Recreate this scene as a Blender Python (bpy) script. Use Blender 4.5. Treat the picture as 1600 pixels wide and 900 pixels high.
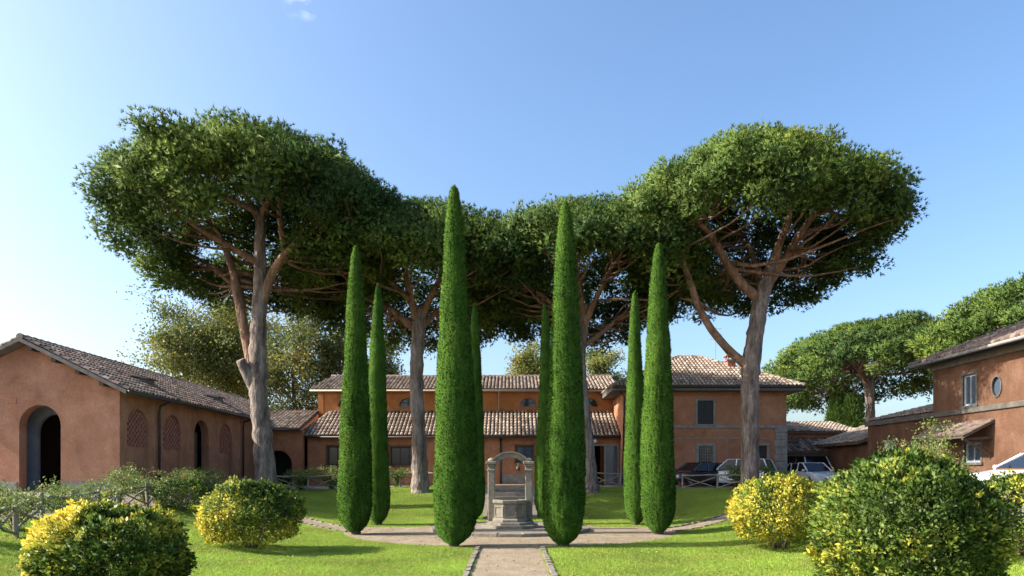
import bpy, math, random
import numpy as np
from mathutils import Vector
from mathutils.geometry import tessellate_polygon

for o in list(bpy.data.objects):
    bpy.data.objects.remove(o)
scene = bpy.context.scene
COL = scene.collection
R_ = math.radians
F, EYE, CX, HY = 1067.0, 2.1, 797.0, 740.0     # focal length in photo pixels, eye height, vanishing point

# ------------------------------------------------------------------ camera
cam_d = bpy.data.cameras.new('camera')
cam = bpy.data.objects.new('camera', cam_d); COL.objects.link(cam)
cam.location = (0, 0, EYE); cam.rotation_euler = (R_(90), 0, 0)
cam_d.sensor_width = 36; cam_d.lens = 36 * F / 1600
cam_d.shift_x = (800 - CX) / 1600; cam_d.shift_y = (HY - 450) / 1600
cam_d.clip_start = 0.1; cam_d.clip_end = 5000
scene.camera = cam

# ------------------------------------------------------------------ sky and sun
SUN_EL, SUN_FRONT = 33.0, 4.0       # elevation; degrees the sun stands in front of the pure left
S = Vector((-math.cos(R_(SUN_EL)) * math.cos(R_(SUN_FRONT)), -math.cos(R_(SUN_EL)) * math.sin(R_(SUN_FRONT)), math.sin(R_(SUN_EL))))
world = bpy.data.worlds.new('World'); scene.world = world; world.use_nodes = True
wn = world.node_tree; wn.nodes.clear()
wo = wn.nodes.new('ShaderNodeOutputWorld'); bg = wn.nodes.new('ShaderNodeBackground')
sky = wn.nodes.new('ShaderNodeTexSky'); sky.sky_type = 'NISHITA'; sky.sun_disc = False
sky.sun_elevation = R_(SUN_EL); sky.sun_rotation = math.atan2(S.x, S.y)
sky.air_density = 1.0; sky.dust_density = 3.2; sky.ozone_density = 1.9
# a faint wisp of cloud high up
tc = wn.nodes.new('ShaderNodeTexCoord'); nz = wn.nodes.new('ShaderNodeTexNoise')
nz.inputs['Scale'].default_value = 24; nz.inputs['Detail'].default_value = 6
mp = wn.nodes.new('ShaderNodeMapping'); mp.inputs['Scale'].default_value = (1, 1, 2.2)
wn.links.new(tc.outputs['Generated'], mp.inputs[0]); wn.links.new(mp.outputs[0], nz.inputs['Vector'])
cr = wn.nodes.new('ShaderNodeValToRGB'); cr.color_ramp.elements[0].position = .45; cr.color_ramp.elements[1].position = .75
cr.color_ramp.elements[1].color = (.55, .55, .55, 1)
wn.links.new(nz.outputs['Fac'], cr.inputs[0])
mx = wn.nodes.new('ShaderNodeMix'); mx.data_type = 'RGBA'
vd = wn.nodes.new('ShaderNodeVectorMath'); vd.operation = 'DISTANCE'; vd.inputs[1].default_value = (-.236, .797, .556)
wn.links.new(tc.outputs['Generated'], vd.inputs[0])
mr = wn.nodes.new('ShaderNodeMapRange'); mr.inputs[1].default_value = .034; mr.inputs[2].default_value = .004; wn.links.new(vd.outputs['Value'], mr.inputs[0])
mu = wn.nodes.new('ShaderNodeMath'); mu.operation = 'MULTIPLY'; wn.links.new(cr.outputs[0], mu.inputs[0]); wn.links.new(mr.outputs[0], mu.inputs[1])
wn.links.new(mu.outputs[0], mx.inputs[0]); wn.links.new(sky.outputs[0], mx.inputs[6]); mx.inputs[7].default_value = (7, 7.2, 7.6, 1)
wt = wn.nodes.new('ShaderNodeMix'); wt.data_type = 'RGBA'; wt.blend_type = 'MULTIPLY'; wt.inputs[0].default_value = 1; wt.inputs[7].default_value = (.96, .985, 1.0, 1)
wn.links.new(mx.outputs[2], wt.inputs[6]); hs = wn.nodes.new('ShaderNodeHueSaturation'); hs.inputs['Saturation'].default_value = 1.12
wn.links.new(wt.outputs[2], hs.inputs['Color']); wn.links.new(hs.outputs[0], bg.inputs[0]); bg.inputs[1].default_value = 0.15
wn.links.new(bg.outputs[0], wo.inputs[0])
sl = bpy.data.lights.new('sun', 'SUN'); sl.energy = 4.6; sl.angle = R_(0.53); sl.color = (1.0, .93, .82)
sun = bpy.data.objects.new('sun', sl); COL.objects.link(sun)
sun.rotation_euler = (-S).to_track_quat('-Z', 'Y').to_euler(); sun.location = S * 60
vs = scene.view_settings
vs.view_transform = 'Standard'; vs.look = 'None'; vs.exposure = 1.1; vs.gamma = 1; vs.use_curve_mapping = False
scene.cycles.max_bounces = 6; scene.cycles.transparent_max_bounces = 8

# ------------------------------------------------------------------ helpers
def P(px, py, d):
    return np.array([(px - CX) * d / F, d, EYE + (HY - py) * d / F])
def sstep(v, a, b):
    t = np.clip((np.asarray(v, float) - a) / (b - a), 0, 1); return t * t * (3 - 2 * t)
def hash3(i, j, k, seed):
    h = (i * 374761393 + j * 668265263 + k * 2147483647 + seed * 1274126177) & 0xffffffff
    h = ((h ^ (h >> 13)) * 1274126177) & 0xffffffff
    return ((h ^ (h >> 16)) & 0xffff) / 65535.0
def vnoise(p, scale=1.0, seed=0):
    q = np.asarray(p, float) * scale
    f = np.floor(q).astype(np.int64); t = q - f; t = t * t * (3 - 2 * t)
    r = 0
    for a in (0, 1):
        for b in (0, 1):
            for c in (0, 1):
                w = (t[..., 0] if a else 1 - t[..., 0]) * (t[..., 1] if b else 1 - t[..., 1]) * (t[..., 2] if c else 1 - t[..., 2])
                r = r + w * hash3(f[..., 0] + a, f[..., 1] + b, f[..., 2] + c, seed)
    return r
def gz(x, y):
    """height of the ground: a sunk round garden, higher at both sides and at the back"""
    x = np.asarray(x, float); y = np.asarray(y, float)
    a = sstep(np.abs(x), 5.2, 17.5); b = sstep(y, 30.8, 41.0)
    z = 1.38 * (1 - (1 - a) * (1 - b))
    p = np.stack([x, y, x * 0], -1)
    out = sstep(np.hypot(x, y - 25.3), 6.4, 9) * sstep(np.abs(x), 1.2, 2.5)
    return z + out * (vnoise(p, .35, 3) - .5) * .09
def G(x, y): return float(gz(x, y))

LOC = {}
def empty(name, loc, label=None, cat=None, group=None, rz=0):
    o = bpy.data.objects.new(name, None); COL.objects.link(o)
    o.location = loc; o.rotation_euler = (0, 0, rz); o.empty_display_size = .3
    LOC[o] = Vector(loc) if rz == 0 else None
    tag(o, label, cat, group); return o
def tag(o, label=None, cat=None, group=None, kind=None):
    if label: o['label'] = label
    if cat: o['category'] = cat
    if group: o['group'] = group
    if kind: o['kind'] = kind
    return o
def np_mesh(name, V, Fc, tint=None, smooth=False, normals=None):
    me = bpy.data.meshes.new(name)
    if normals is not None:      # leaves take the roundness of the clump they grow on
        e = V[Fc]; gn = np.cross(e[:, 1] - e[:, 0], e[:, 2] - e[:, 0]); fl = (gn * normals[Fc[:, 0]]).sum(1) < 0
        Fc = Fc.copy(); Fc[fl] = Fc[fl][:, ::-1]; smooth = True
    V = np.ascontiguousarray(V, dtype=np.float32); Fc = np.ascontiguousarray(Fc, dtype=np.int32)
    n, k = Fc.shape
    me.vertices.add(len(V)); me.vertices.foreach_set('co', V.ravel())
    me.loops.add(n * k); me.loops.foreach_set('vertex_index', Fc.ravel())
    me.polygons.add(n)
    me.polygons.foreach_set('loop_start', np.arange(0, n * k, k, dtype=np.int32))
    me.polygons.foreach_set('loop_total', np.full(n, k, dtype=np.int32))
    if tint is not None:
        at = me.attributes.new('tint', 'FLOAT', 'POINT'); at.data.foreach_set('value', np.ascontiguousarray(tint, dtype=np.float32))
    me.update(calc_edges=True)
    if smooth: me.polygons.foreach_set('use_smooth', np.ones(n, dtype=bool))
    if normals is not None: me.normals_split_custom_set_from_vertices(np.asarray(normals, dtype=np.float32))
    return me
def link(name, me, mat, parent=None, loc=None, rot=None):
    o = bpy.data.objects.new(name, me); COL.objects.link(o)
    if mat and not me.materials: me.materials.append(mat)
    if parent is not None:
        o.parent = parent; LOC[o] = LOC.get(parent)
        if loc is not None:
            o.location = Vector(loc) - (LOC[parent] or Vector())
    elif loc is not None: o.location = loc
    if rot is not None: o.rotation_euler = rot
    return o

class MB:
    """collects polygons in world (or local) coordinates and makes one mesh of them"""
    def __init__(s): s.v = []; s.f = []; s.t = []; s.cur = 0.5
    def add(s, vs_, fs):
        n = len(s.v); s.v += [tuple(map(float, v)) for v in vs_]; s.f += [tuple(i + n for i in f) for f in fs]
        s.t += [s.cur] * len(vs_); return s
    def box(s, x0, x1, y0, y1, z0, z1):
        return s.add([(x, y, z) for z in (z0, z1) for y in (y0, y1) for x in (x0, x1)],
                     [(0, 2, 3, 1), (4, 5, 7, 6), (0, 1, 5, 4), (2, 6, 7, 3), (0, 4, 6, 2), (1, 3, 7, 5)])
    def hexa(s, c):   # 8 corners ordered as in box
        return s.add(c, [(0, 2, 3, 1), (4, 5, 7, 6), (0, 1, 5, 4), (2, 6, 7, 3), (0, 4, 6, 2), (1, 3, 7, 5)])
    def tube(s, pts, rad, n=8, rough=0, seed=0):
        pts = [Vector(p) for p in pts]; rings = []
        rng = random.Random(seed)
        for i, p in enumerate(pts):
            t = (pts[min(i + 1, len(pts) - 1)] - pts[max(i - 1, 0)]).normalized()
            a = t.cross(Vector((0.31, .87, .12))).normalized(); b = t.cross(a)
            r = rad[i] if hasattr(rad, '__len__') else rad
            rings.append([p + (a * math.cos(k * 2 * math.pi / n) + b * math.sin(k * 2 * math.pi / n)) * r * (1 + rough * (rng.random() - .5)) for k in range(n)])
        fs = [(i * n + k, i * n + (k + 1) % n, (i + 1) * n + (k + 1) % n, (i + 1) * n + k) for i in range(len(pts) - 1) for k in range(n)]
        fs += [tuple(range(n))[::-1], tuple((len(pts) - 1) * n + k for k in range(n))]
        return s.add([v for r in rings for v in r], fs)
    def lathe(s, cx, cy, prof, n=16, ph=0, sx=1, sy=1):
        vs_ = [(cx + sx * r * math.cos(ph + k * 2 * math.pi / n), cy + sy * r * math.sin(ph + k * 2 * math.pi / n), z) for r, z in prof for k in range(n)]
        fs = [(i * n + k, i * n + (k + 1) % n, (i + 1) * n + (k + 1) % n, (i + 1) * n + k) for i in range(len(prof) - 1) for k in range(n)]
        fs += [tuple(range(n))[::-1], tuple((len(prof) - 1) * n + k for k in range(n))]
        return s.add(vs_, fs)
    def slab(s, pts, thick):   # convex polygon in space, given thickness along its normal (downwards)
        p = [Vector(q) for q in pts]; nrm = (p[1] - p[0]).cross(p[2] - p[0]).normalized()
        if nrm.z < 0: p.reverse(); nrm = -nrm
        n = len(p); q = [a - nrm * thick for a in p]
        return s.add(p + q, [tuple(range(n)), tuple(range(2 * n - 1, n - 1, -1))] + [(i, i + n, (i + 1) % n + n, (i + 1) % n) for i in range(n)])
    def wall(s, o, u, nrm, outer, holes=(), thick=.3, back=True):
        """wall face in the (u, z) plane with real openings and reveals"""
        o, u, nrm = Vector(o), Vector(u), Vector(nrm)
        loops = [list(outer)] + [list(h) for h in holes]
        tris = tessellate_polygon([[Vector((a, b, 0)) for a, b in l] for l in loops])
        flat = [p for l in loops for p in l]
        W = lambda p, d: o + u * p[0] + Vector((0, 0, p[1])) - nrm * d
        def orient(t, sgn):
            a, b, c = (W(flat[i], 0) for i in t)
            return t if (b - a).cross(c - a).dot(nrm) * sgn > 0 else t[::-1]
        s.add([W(p, 0) for p in flat], [orient(t, 1) for t in tris])
        if back: s.add([W(p, thick) for p in flat], [orient(t, -1) for t in tris])
        for l in loops:
            m = len(l)
            s.add([W(p, 0) for p in l] + [W(p, thick) for p in l], [(i, (i + 1) % m, (i + 1) % m + m, i + m) for i in range(m)])
        return s
    def mesh(s, name, off=None, smooth=False):
        me = bpy.data.meshes.new(name)
        v = [(a - off.x, b - off.y, c - off.z) for a, b, c in s.v] if off else s.v
        me.from_pydata(v, [], s.f)
        at = me.attributes.new('tint', 'FLOAT', 'POINT'); at.data.foreach_set('value', s.t)
        me.update()
        if smooth: me.polygons.foreach_set('use_smooth', [True] * len(me.polygons))
        return me
    def build(s, name, mat, parent=None, smooth=False, kind=None, bevel=0):
        off = LOC.get(parent) if parent is not None else None
        o = link(name, s.mesh(name, off, smooth), mat, parent)
        if kind: o['kind'] = kind
        if bevel:
            b = o.modifiers.new('bevel', 'BEVEL'); b.width = bevel; b.segments = 1; b.limit_method = 'ANGLE'
        return o
def rect(u0, u1, z0, z1): return [(u0, z0), (u1, z0), (u1, z1), (u0, z1)]
def arch(u0, u1, z0, zt, n=14, flat=False):
    """opening with a round head whose crown is at zt"""
    c, r = (u0 + u1) / 2, (u1 - u0) / 2; zs = zt - r
    pts = [(u0, z0), (u1, z0)]
    pts += [(c + r * math.cos(math.pi * k / n), zs + r * math.sin(math.pi * k / n)) for k in range(n + 1)]
    if abs(zs - z0) < 1e-6: pts = pts[2:]
    return pts

# ------------------------------------------------------------------ materials
def mat_base(name):
    m = bpy.data.materials.new(name); m.use_nodes = True; nt = m.node_tree
    return m, nt, nt.nodes['Principled BSDF']
def nd(nt, typ, **kw):
    n = nt.nodes.new(typ)
    for k, v in kw.items():
        if k in n.inputs: n.inputs[k].default_value = v
        else: setattr(n, k, v)
    return n
def ramp(nt, src, stops):
    r = nt.nodes.new('ShaderNodeValToRGB'); e = r.color_ramp.elements
    while len(e) < len(stops): e.new(0.5)
    for el, (p, c) in zip(e, stops): el.position = p; el.color = (*c, 1)
    nt.links.new(src, r.inputs[0]); return r
def noise_mat(name, stops, scale=4, detail=6, rough=.85, bump=.3, bscale=40, bdist=.02, stretch=(1, 1, 1), spec=.3, fine=None, kind='noise'):
    m, nt, b = mat_base(name)
    tcn = nd(nt, 'ShaderNodeTexCoord'); mpn = nd(nt, 'ShaderNodeMapping'); mpn.inputs['Scale'].default_value = stretch
    geo = nd(nt, 'ShaderNodeNewGeometry')
    nt.links.new(geo.outputs['Position'], mpn.inputs[0])
    n1 = nd(nt, 'ShaderNodeTexNoise', Scale=scale, Detail=detail, Roughness=.65)
    nt.links.new(mpn.outputs[0], n1.inputs['Vector'])
    r = ramp(nt, n1.outputs['Fac'], stops); out = r.outputs[0]
    if fine:
        n3 = nd(nt, 'ShaderNodeTexNoise', Scale=fine[0], Detail=4)
        nt.links.new(mpn.outputs[0], n3.inputs['Vector'])
        r3 = ramp(nt, n3.outputs['Fac'], [(.3, (1 - fine[1],) * 3), (.7, (1 + fine[1],) * 3)])
        mm = nd(nt, 'ShaderNodeMix', data_type='RGBA', blend_type='MULTIPLY'); mm.inputs[0].default_value = 1
        nt.links.new(out, mm.inputs[6]); nt.links.new(r3.outputs[0], mm.inputs[7]); out = mm.outputs[2]
    nt.links.new(out, b.inputs['Base Color'])
    if bump:
        n2 = nd(nt, 'ShaderNodeTexVoronoi', Scale=bscale) if kind == 'stone' else nd(nt, 'ShaderNodeTexNoise', Scale=bscale, Detail=5)
        nt.links.new(mpn.outputs[0], n2.inputs['Vector'])
        bp = nd(nt, 'ShaderNodeBump', Strength=bump, Distance=bdist)
        nt.links.new(n2.outputs[0], bp.inputs['Height']); nt.links.new(bp.outputs[0], b.inputs['Normal'])
    b.inputs['Roughness'].default_value = rough; b.inputs['Specular IOR Level'].default_value = spec
    return m
def stucco(name, a, b_, c, streak=.16):
    """limewashed plaster: cloudy patches, runs of water stain, fine trowel relief"""
    m, nt, b = mat_base(name)
    geo = nd(nt, 'ShaderNodeNewGeometry')
    n1 = nd(nt, 'ShaderNodeTexNoise', Scale=.9, Detail=7, Roughness=.62); nt.links.new(geo.outputs['Position'], n1.inputs['Vector'])
    r1 = ramp(nt, n1.outputs['Fac'], [(.32, a), (.5, b_), (.68, c)])
    mpn = nd(nt, 'ShaderNodeMapping'); mpn.inputs['Scale'].default_value = (1.1, 1.1, .45); nt.links.new(geo.outputs['Position'], mpn.inputs[0])
    n2 = nd(nt, 'ShaderNodeTexNoise', Scale=1.1, Detail=6, Roughness=.7); nt.links.new(mpn.outputs[0], n2.inputs['Vector'])
    r2 = ramp(nt, n2.outputs['Fac'], [(.36, (1 - streak,) * 3), (.56, (1, 1, 1)), (.8, (1.14, 1.12, 1.1))])
    mm = nd(nt, 'ShaderNodeMix', data_type='RGBA', blend_type='MULTIPLY'); mm.inputs[0].default_value = 1
    nt.links.new(r1.outputs[0], mm.inputs[6]); nt.links.new(r2.outputs[0], mm.inputs[7])
    n3 = nd(nt, 'ShaderNodeTexNoise', Scale=9, Detail=6, Roughness=.7); nt.links.new(geo.outputs['Position'], n3.inputs['Vector'])
    r3 = ramp(nt, n3.outputs['Fac'], [(.3, (.82, .80, .78)), (.7, (1.12, 1.12, 1.12))])
    m2 = nd(nt, 'ShaderNodeMix', data_type='RGBA', blend_type='MULTIPLY'); m2.inputs[0].default_value = 1
    nt.links.new(mm.outputs[2], m2.inputs[6]); nt.links.new(r3.outputs[0], m2.inputs[7])
    nt.links.new(m2.outputs[2], b.inputs['Base Color'])
    n5 = nd(nt, 'ShaderNodeTexNoise', Scale=.55, Detail=2, Distortion=.6); nt.links.new(geo.outputs['Position'], n5.inputs['Vector'])
    r5 = ramp(nt, n5.outputs['Fac'], [(.50, (1, 1, 1)), (.515, (.86, .84, .83)), (.60, (.86, .84, .83)), (.615, (1.02, 1.02, 1.02))])
    m5 = nd(nt, 'ShaderNodeMix', data_type='RGBA', blend_type='MULTIPLY'); m5.inputs[0].default_value = .6
    nt.links.new(m2.outputs[2], m5.inputs[6]); nt.links.new(r5.outputs[0], m5.inputs[7]); m2 = m5; nt.links.new(m2.outputs[2], b.inputs['Base Color'])
    n4 = nd(nt, 'ShaderNodeTexNoise', Scale=14, Detail=8, Roughness=.7); nt.links.new(geo.outputs['Position'], n4.inputs['Vector'])
    bp = nd(nt, 'ShaderNodeBump', Strength=.5, Distance=.03); nt.links.new(n4.outputs['Fac'], bp.inputs['Height']); nt.links.new(bp.outputs[0], b.inputs['Normal'])
    b.inputs['Roughness'].default_value = .92; b.inputs['Specular IOR Level'].default_value = .15
    return m
def leaf_mat(name, stops, trans=.3, rough=.55, spec=.25, nscale=1.2, namp=.2, dry=None):
    m, nt, b = mat_base(name)
    at = nd(nt, 'ShaderNodeAttribute', attribute_name='tint')
    r = ramp(nt, at.outputs['Fac'], stops)
    geo = nd(nt, 'ShaderNodeNewGeometry'); n1 = nd(nt, 'ShaderNodeTexNoise', Scale=nscale, Detail=3)
    nt.links.new(geo.outputs['Position'], n1.inputs['Vector'])
    r1 = ramp(nt, n1.outputs['Fac'], [(.3, (1 - namp,) * 3), (.7, (1 + namp, 1 + namp, 1 + namp * .6))])
    mm = nd(nt, 'ShaderNodeMix', data_type='RGBA', blend_type='MULTIPLY'); mm.inputs[0].default_value = 1
    nt.links.new(r.outputs[0], mm.inputs[6]); nt.links.new(r1.outputs[0], mm.inputs[7])
    if dry:      # worn, drier patches
        n2 = nd(nt, 'ShaderNodeTexNoise', Scale=dry[1], Detail=8, Roughness=.75); nt.links.new(geo.outputs['Position'], n2.inputs['Vector'])
        r2 = ramp(nt, n2.outputs['Fac'], [(.50, (0, 0, 0)), (.72, (.75, .75, .75))])
        md = nd(nt, 'ShaderNodeMix', data_type='RGBA'); nt.links.new(r2.outputs[0], md.inputs[0]); nt.links.new(mm.outputs[2], md.inputs[6]); md.inputs[7].default_value = (*dry[0], 1); mm = md
    nt.links.new(mm.outputs[2], b.inputs['Base Color'])
    b.inputs['Roughness'].default_value = rough; b.inputs['Specular IOR Level'].default_value = spec
    tr = nd(nt, 'ShaderNodeBsdfTranslucent'); nt.links.new(mm.outputs[2], tr.inputs[0])
    ms = nd(nt, 'ShaderNodeMixShader'); ms.inputs[0].default_value = trans
    nt.links.new(b.outputs[0], ms.inputs[1]); nt.links.new(tr.outputs[0], ms.inputs[2])
    nt.links.new(ms.outputs[0], nt.nodes['Material Output'].inputs[0])
    return m
def tile_mat(name, stops):
    m, nt, b = mat_base(name)
    at = nd(nt, 'ShaderNodeAttribute', attribute_name='tint'); r = ramp(nt, at.outputs['Fac'], stops)
    geo = nd(nt, 'ShaderNodeNewGeometry'); n1 = nd(nt, 'ShaderNodeTexNoise', Scale=5, Detail=6, Roughness=.7)
    nt.links.new(geo.outputs['Position'], n1.inputs['Vector'])
    r1 = ramp(nt, n1.outputs['Fac'], [(.3, (.6, .6, .6)), (.55, (1, 1, 1)), (.75, (1.2, 1.2, 1.15))])
    mm = nd(nt, 'ShaderNodeMix', data_type='RGBA', blend_type='MULTIPLY'); mm.inputs[0].default_value = 1
    nt.links.new(r.outputs[0], mm.inputs[6]); nt.links.new(r1.outputs[0], mm.inputs[7]); nt.links.new(mm.outputs[2], b.inputs['Base Color'])
    b.inputs['Roughness'].default_value = .9; b.inputs['Specular IOR Level'].default_value = .15
    return m
def plain(name, col, rough=.6, metal=0, spec=.5, coat=0):
    m, nt, b = mat_base(name)
    geo = nd(nt, 'ShaderNodeNewGeometry'); n1 = nd(nt, 'ShaderNodeTexNoise', Scale=7, Detail=4)
    nt.links.new(geo.outputs['Position'], n1.inputs['Vector'])
    r = ramp(nt, n1.outputs['Fac'], [(.3, tuple(c * .88 for c in col)), (.7, tuple(min(1, c * 1.1) for c in col))])
    nt.links.new(r.outputs[0], b.inputs['Base Color'])
    b.inputs['Roughness'].default_value = rough; b.inputs['Metallic'].default_value = metal
    b.inputs['Specular IOR Level'].default_value = spec; b.inputs['Coat Weight'].default_value = coat
    return m
M = {}
M['stucco_left'] = stucco('stucco_left', (.345, .163, .096), (.415, .208, .130), (.47, .255, .170))
M['stucco_mid'] = stucco('stucco_mid', (.38, .16, .086), (.45, .202, .112), (.50, .25, .148), .14)
M['stucco_up'] = stucco('stucco_up', (.44, .172, .062), (.51, .21, .08), (.56, .255, .11), .1)
M['stucco_house'] = stucco('stucco_house', (.36, .16, .09), (.43, .20, .115), (.48, .245, .15))
M['stucco_shaded'] = stucco('stucco_shaded', (.125, .066, .042), (.155, .083, .054), (.185, .108, .074), .22)  # plaster colour darkened to carry the shade on the right house
M['stone_grey'] = noise_mat('stone_grey', [(.3, (.17, .16, .145)), (.55, (.27, .255, .23)), (.75, (.36, .34, .30))], scale=3, bump=.5, bscale=25, fine=(40, .15))
M['stone_shaded'] = noise_mat('stone_shaded', [(.3, (.075, .068, .06)), (.55, (.12, .108, .095)), (.75, (.165, .15, .13))], scale=3, bump=.5, bscale=25, fine=(40, .15))  # darker copy of the grey stone, shade put into its colour
M['stone_well'] = noise_mat('stone_well', [(.25, (.09, .08, .06)), (.45, (.19, .168, .13)), (.65, (.265, .24, .19)), (.8, (.13, .12, .085))], scale=4.5, bump=.6, bscale=30, fine=(60, .18))
M['stone_kerb'] = noise_mat('stone_kerb', [(.3, (.13, .11, .085)), (.6, (.24, .21, .17)), (.8, (.17, .15, .12))], scale=6, bump=.6, bscale=30, fine=(50, .2))
M['gravel'] = noise_mat('gravel', [(.3, (.245, .185, .12)), (.5, (.31, .243, .165)), (.7, (.375, .308, .215))], scale=1.7, bump=.9, bscale=38, bdist=.03, fine=(34, .38), kind='stone')
M['drive'] = noise_mat('drive', [(.3, (.17, .14, .11)), (.5, (.23, .195, .155)), (.7, (.29, .25, .2))], scale=.8, bump=.6, bscale=25, bdist=.03, fine=(24, .25), kind='stone')
M['soil'] = noise_mat('soil', [(.3, (.12, .17, .03)), (.5, (.17, .235, .04)), (.7, (.22, .28, .06))], scale=2.5, bump=.8, bscale=30, bdist=.04, fine=(45, .3))
M['earth'] = noise_mat('earth', [(.3, (.09, .06, .04)), (.7, (.17, .12, .08))], scale=6, bump=.8, bscale=25, bdist=.03)
M['grass'] = leaf_mat('grass', [(0, (.17, .295, .038)), (.5, (.285, .41, .06)), (1, (.43, .49, .12))], trans=.4, rough=.5, nscale=.45, namp=.24, dry=((.36, .31, .09), 1.1))
M['pine'] = leaf_mat('pine', [(0, (.045, .09, .028)), (.5, (.118, .188, .038)), (1, (.25, .31, .055))], trans=.22, rough=.6, spec=.15, nscale=.5)
M['cypress'] = leaf_mat('cypress', [(0, (.036, .085, .012)), (.5, (.070, .138, .021)), (.93, (.13, .205, .031)), (1, (.14, .10, .04))], trans=.08, spec=.04, rough=.8, nscale=2.5, namp=.22)
M['shrub'] = leaf_mat('shrub', [(0, (.055, .10, .018)), (.4, (.12, .19, .03)), (.58, (.34, .36, .05)), (1, (.74, .60, .08))], trans=.3, rough=.45, spec=.22, nscale=6)
M['rose'] = leaf_mat('rose', [(0, (.07, .12, .03)), (.6, (.17, .235, .06)), (.9, (.22, .22, .06)), (1, (.35, .12, .07))], trans=.35, rough=.5, nscale=4)
M['plane'] = leaf_mat('plane', [(0, (.09, .125, .04)), (.45, (.19, .215, .06)), (.8, (.30, .27, .06)), (1, (.35, .27, .08))], trans=.45, rough=.5, nscale=.5)
def bark_mat(name, stops):
    m = noise_mat(name, stops, scale=3.2, detail=8, bump=1.0, bscale=7, bdist=.12, stretch=(1, 1, .22), fine=(16, .3))
    return m
M['bark'] = bark_mat('bark', [(.32, (.07, .05, .04)), (.5, (.20, .155, .13)), (.68, (.33, .275, .24))])
M['bark_red'] = bark_mat('bark_red', [(.32, (.12, .065, .04)), (.5, (.24, .14, .09)), (.7, (.36, .23, .16))])
M['bark_pale'] = bark_mat('bark_pale', [(.3, (.12, .11, .09)), (.6, (.28, .26, .21))])
M['tiles'] = tile_mat('tiles', [(0, (.16, .125, .10)), (.35, (.29, .22, .17)), (.7, (.38, .305, .245)), (1, (.46, .395, .33))])
M['tiles_dark'] = tile_mat('tiles_dark', [(0, (.085, .07, .06)), (.4, (.20, .155, .13)), (.75, (.30, .215, .175)), (1, (.40, .31, .26))])
M['channel'] = noise_mat('channel', [(.3, (.09, .06, .045)), (.7, (.20, .135, .10))], scale=4, bump=.3)
M['eave'] = noise_mat('eave', [(.3, (.10, .09, .08)), (.7, (.20, .175, .155))], scale=4, bump=.3)
M['eave_grey'] = noise_mat('eave_grey', [(.3, (.20, .20, .20)), (.7, (.33, .325, .315))], scale=3, bump=.2)
M['wood_grey'] = noise_mat('wood_grey', [(.3, (.16, .135, .11)), (.6, (.32, .28, .24)), (.8, (.40, .36, .31))], scale=5, bump=.6, bscale=30, stretch=(1, 1, 1))
M['wood_dark'] = noise_mat('wood_dark', [(.3, (.05, .038, .03)), (.7, (.11, .085, .065))], scale=5, bump=.5)
M['pipe'] = plain('pipe', (.035, .032, .03), .5)
M['pipe_pale'] = plain('pipe_pale', (.42, .33, .26), .6)
M['glass'] = plain('glass', (.018, .024, .032), .06, spec=.8)
M['glass_blue'] = plain('glass_blue', (.06, .09, .13), .08, spec=.9)
M['dark'] = plain('dark', (.012, .011, .010), .9)  # near-black colour standing in for the shade indoors
M['shutter'] = plain('shutter', (.035, .037, .042), .7)
M['iron'] = plain('iron', (.03, .03, .032), .55)
M['white_paint'] = plain('white_paint', (.74, .74, .72), .5)
M['bluegrey'] = noise_mat('bluegrey', [(.3, (.23, .26, .31)), (.7, (.34, .37, .42))], scale=2, bump=.1)
M['brick'] = noise_mat('brick', [(.3, (.28, .11, .08)), (.6, (.40, .18, .135)), (.8, (.46, .24, .19))], scale=6, bump=.4)
M['car_glass'] = plain('car_glass', (.012, .014, .018), .12, spec=.25)
M['car_white'] = plain('car_white', (.72, .74, .76), .3, coat=.6)
M['car_dark'] = plain('car_dark', (.015, .017, .022), .25, coat=.8)
M['rubber'] = plain('rubber', (.02, .02, .02), .8)
M['rim'] = plain('rim', (.45, .45, .46), .35, metal=.8)
M['lamp_red'] = plain('lamp_red', (.30, .02, .02), .25)
M['lamp_clear'] = plain('lamp_clear', (.7, .7, .68), .15)

# ------------------------------------------------------------------ ground
def grid_sheet(name, xs, ys, dz, mat, keep=None, kind='structure'):
    X, Y = np.meshgrid(xs, ys); Z = gz(X, Y) + dz
    V = np.stack([X, Y, Z], -1).reshape(-1, 3); nx = len(xs); ny = len(ys)
    i, j = np.meshgrid(np.arange(nx - 1), np.arange(ny - 1)); a = (j * nx + i).ravel()
    Fq = np.stack([a, a + 1, a + nx + 1, a + nx], -1)
    if keep is not None:
        c = V[Fq].mean(1); Fq = Fq[keep(c[:, 0], c[:, 1])]
    o = link(name, np_mesh(name, V, Fq, smooth=True), mat); o['kind'] = kind; return o
def geom(a, b, n, g=1.0): return a + (b - a) * np.linspace(0, 1, n) ** g
far_x = np.concatenate([-geom(30, 1500, 16, 3)[::-1], np.arange(-29, 29.5, 1.0), geom(30, 1500, 16, 3)])
far_y = np.concatenate([-geom(4, 300, 8, 2)[::-1], np.arange(-3, 60, 1.0), geom(60, 2500, 18, 3)])
grid_sheet('driveway', far_x, far_y, -.06, M['drive'])
def side_line(x):   # the centre line of the side paths, leaving the ring and bending backwards
    ax = np.abs(x); return 24.9 + np.clip(ax - 5.5, 0, 30) ** 1.35 * .62
def in_circle(x, y):
    r = np.hypot(x, y - 25.3); return ((r < 6.05) & (y < 26.75 - .02 * np.abs(x))) | (r < 3.75)
def on_path(x, y):
    r = np.hypot(x, y - 25.3)
    p = (np.abs(x) < .86) & (y < 25)
    p |= in_circle(x, y)
    p |= (np.abs(x) < 1.0) & (y > 30) & (y < 46)
    p |= (np.abs(y - side_line(x)) < .68) & (np.abs(x) > 4)
    return p
def back_edge(x): return 40.4 - .022 * np.abs(x) ** 2 * .9
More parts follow.
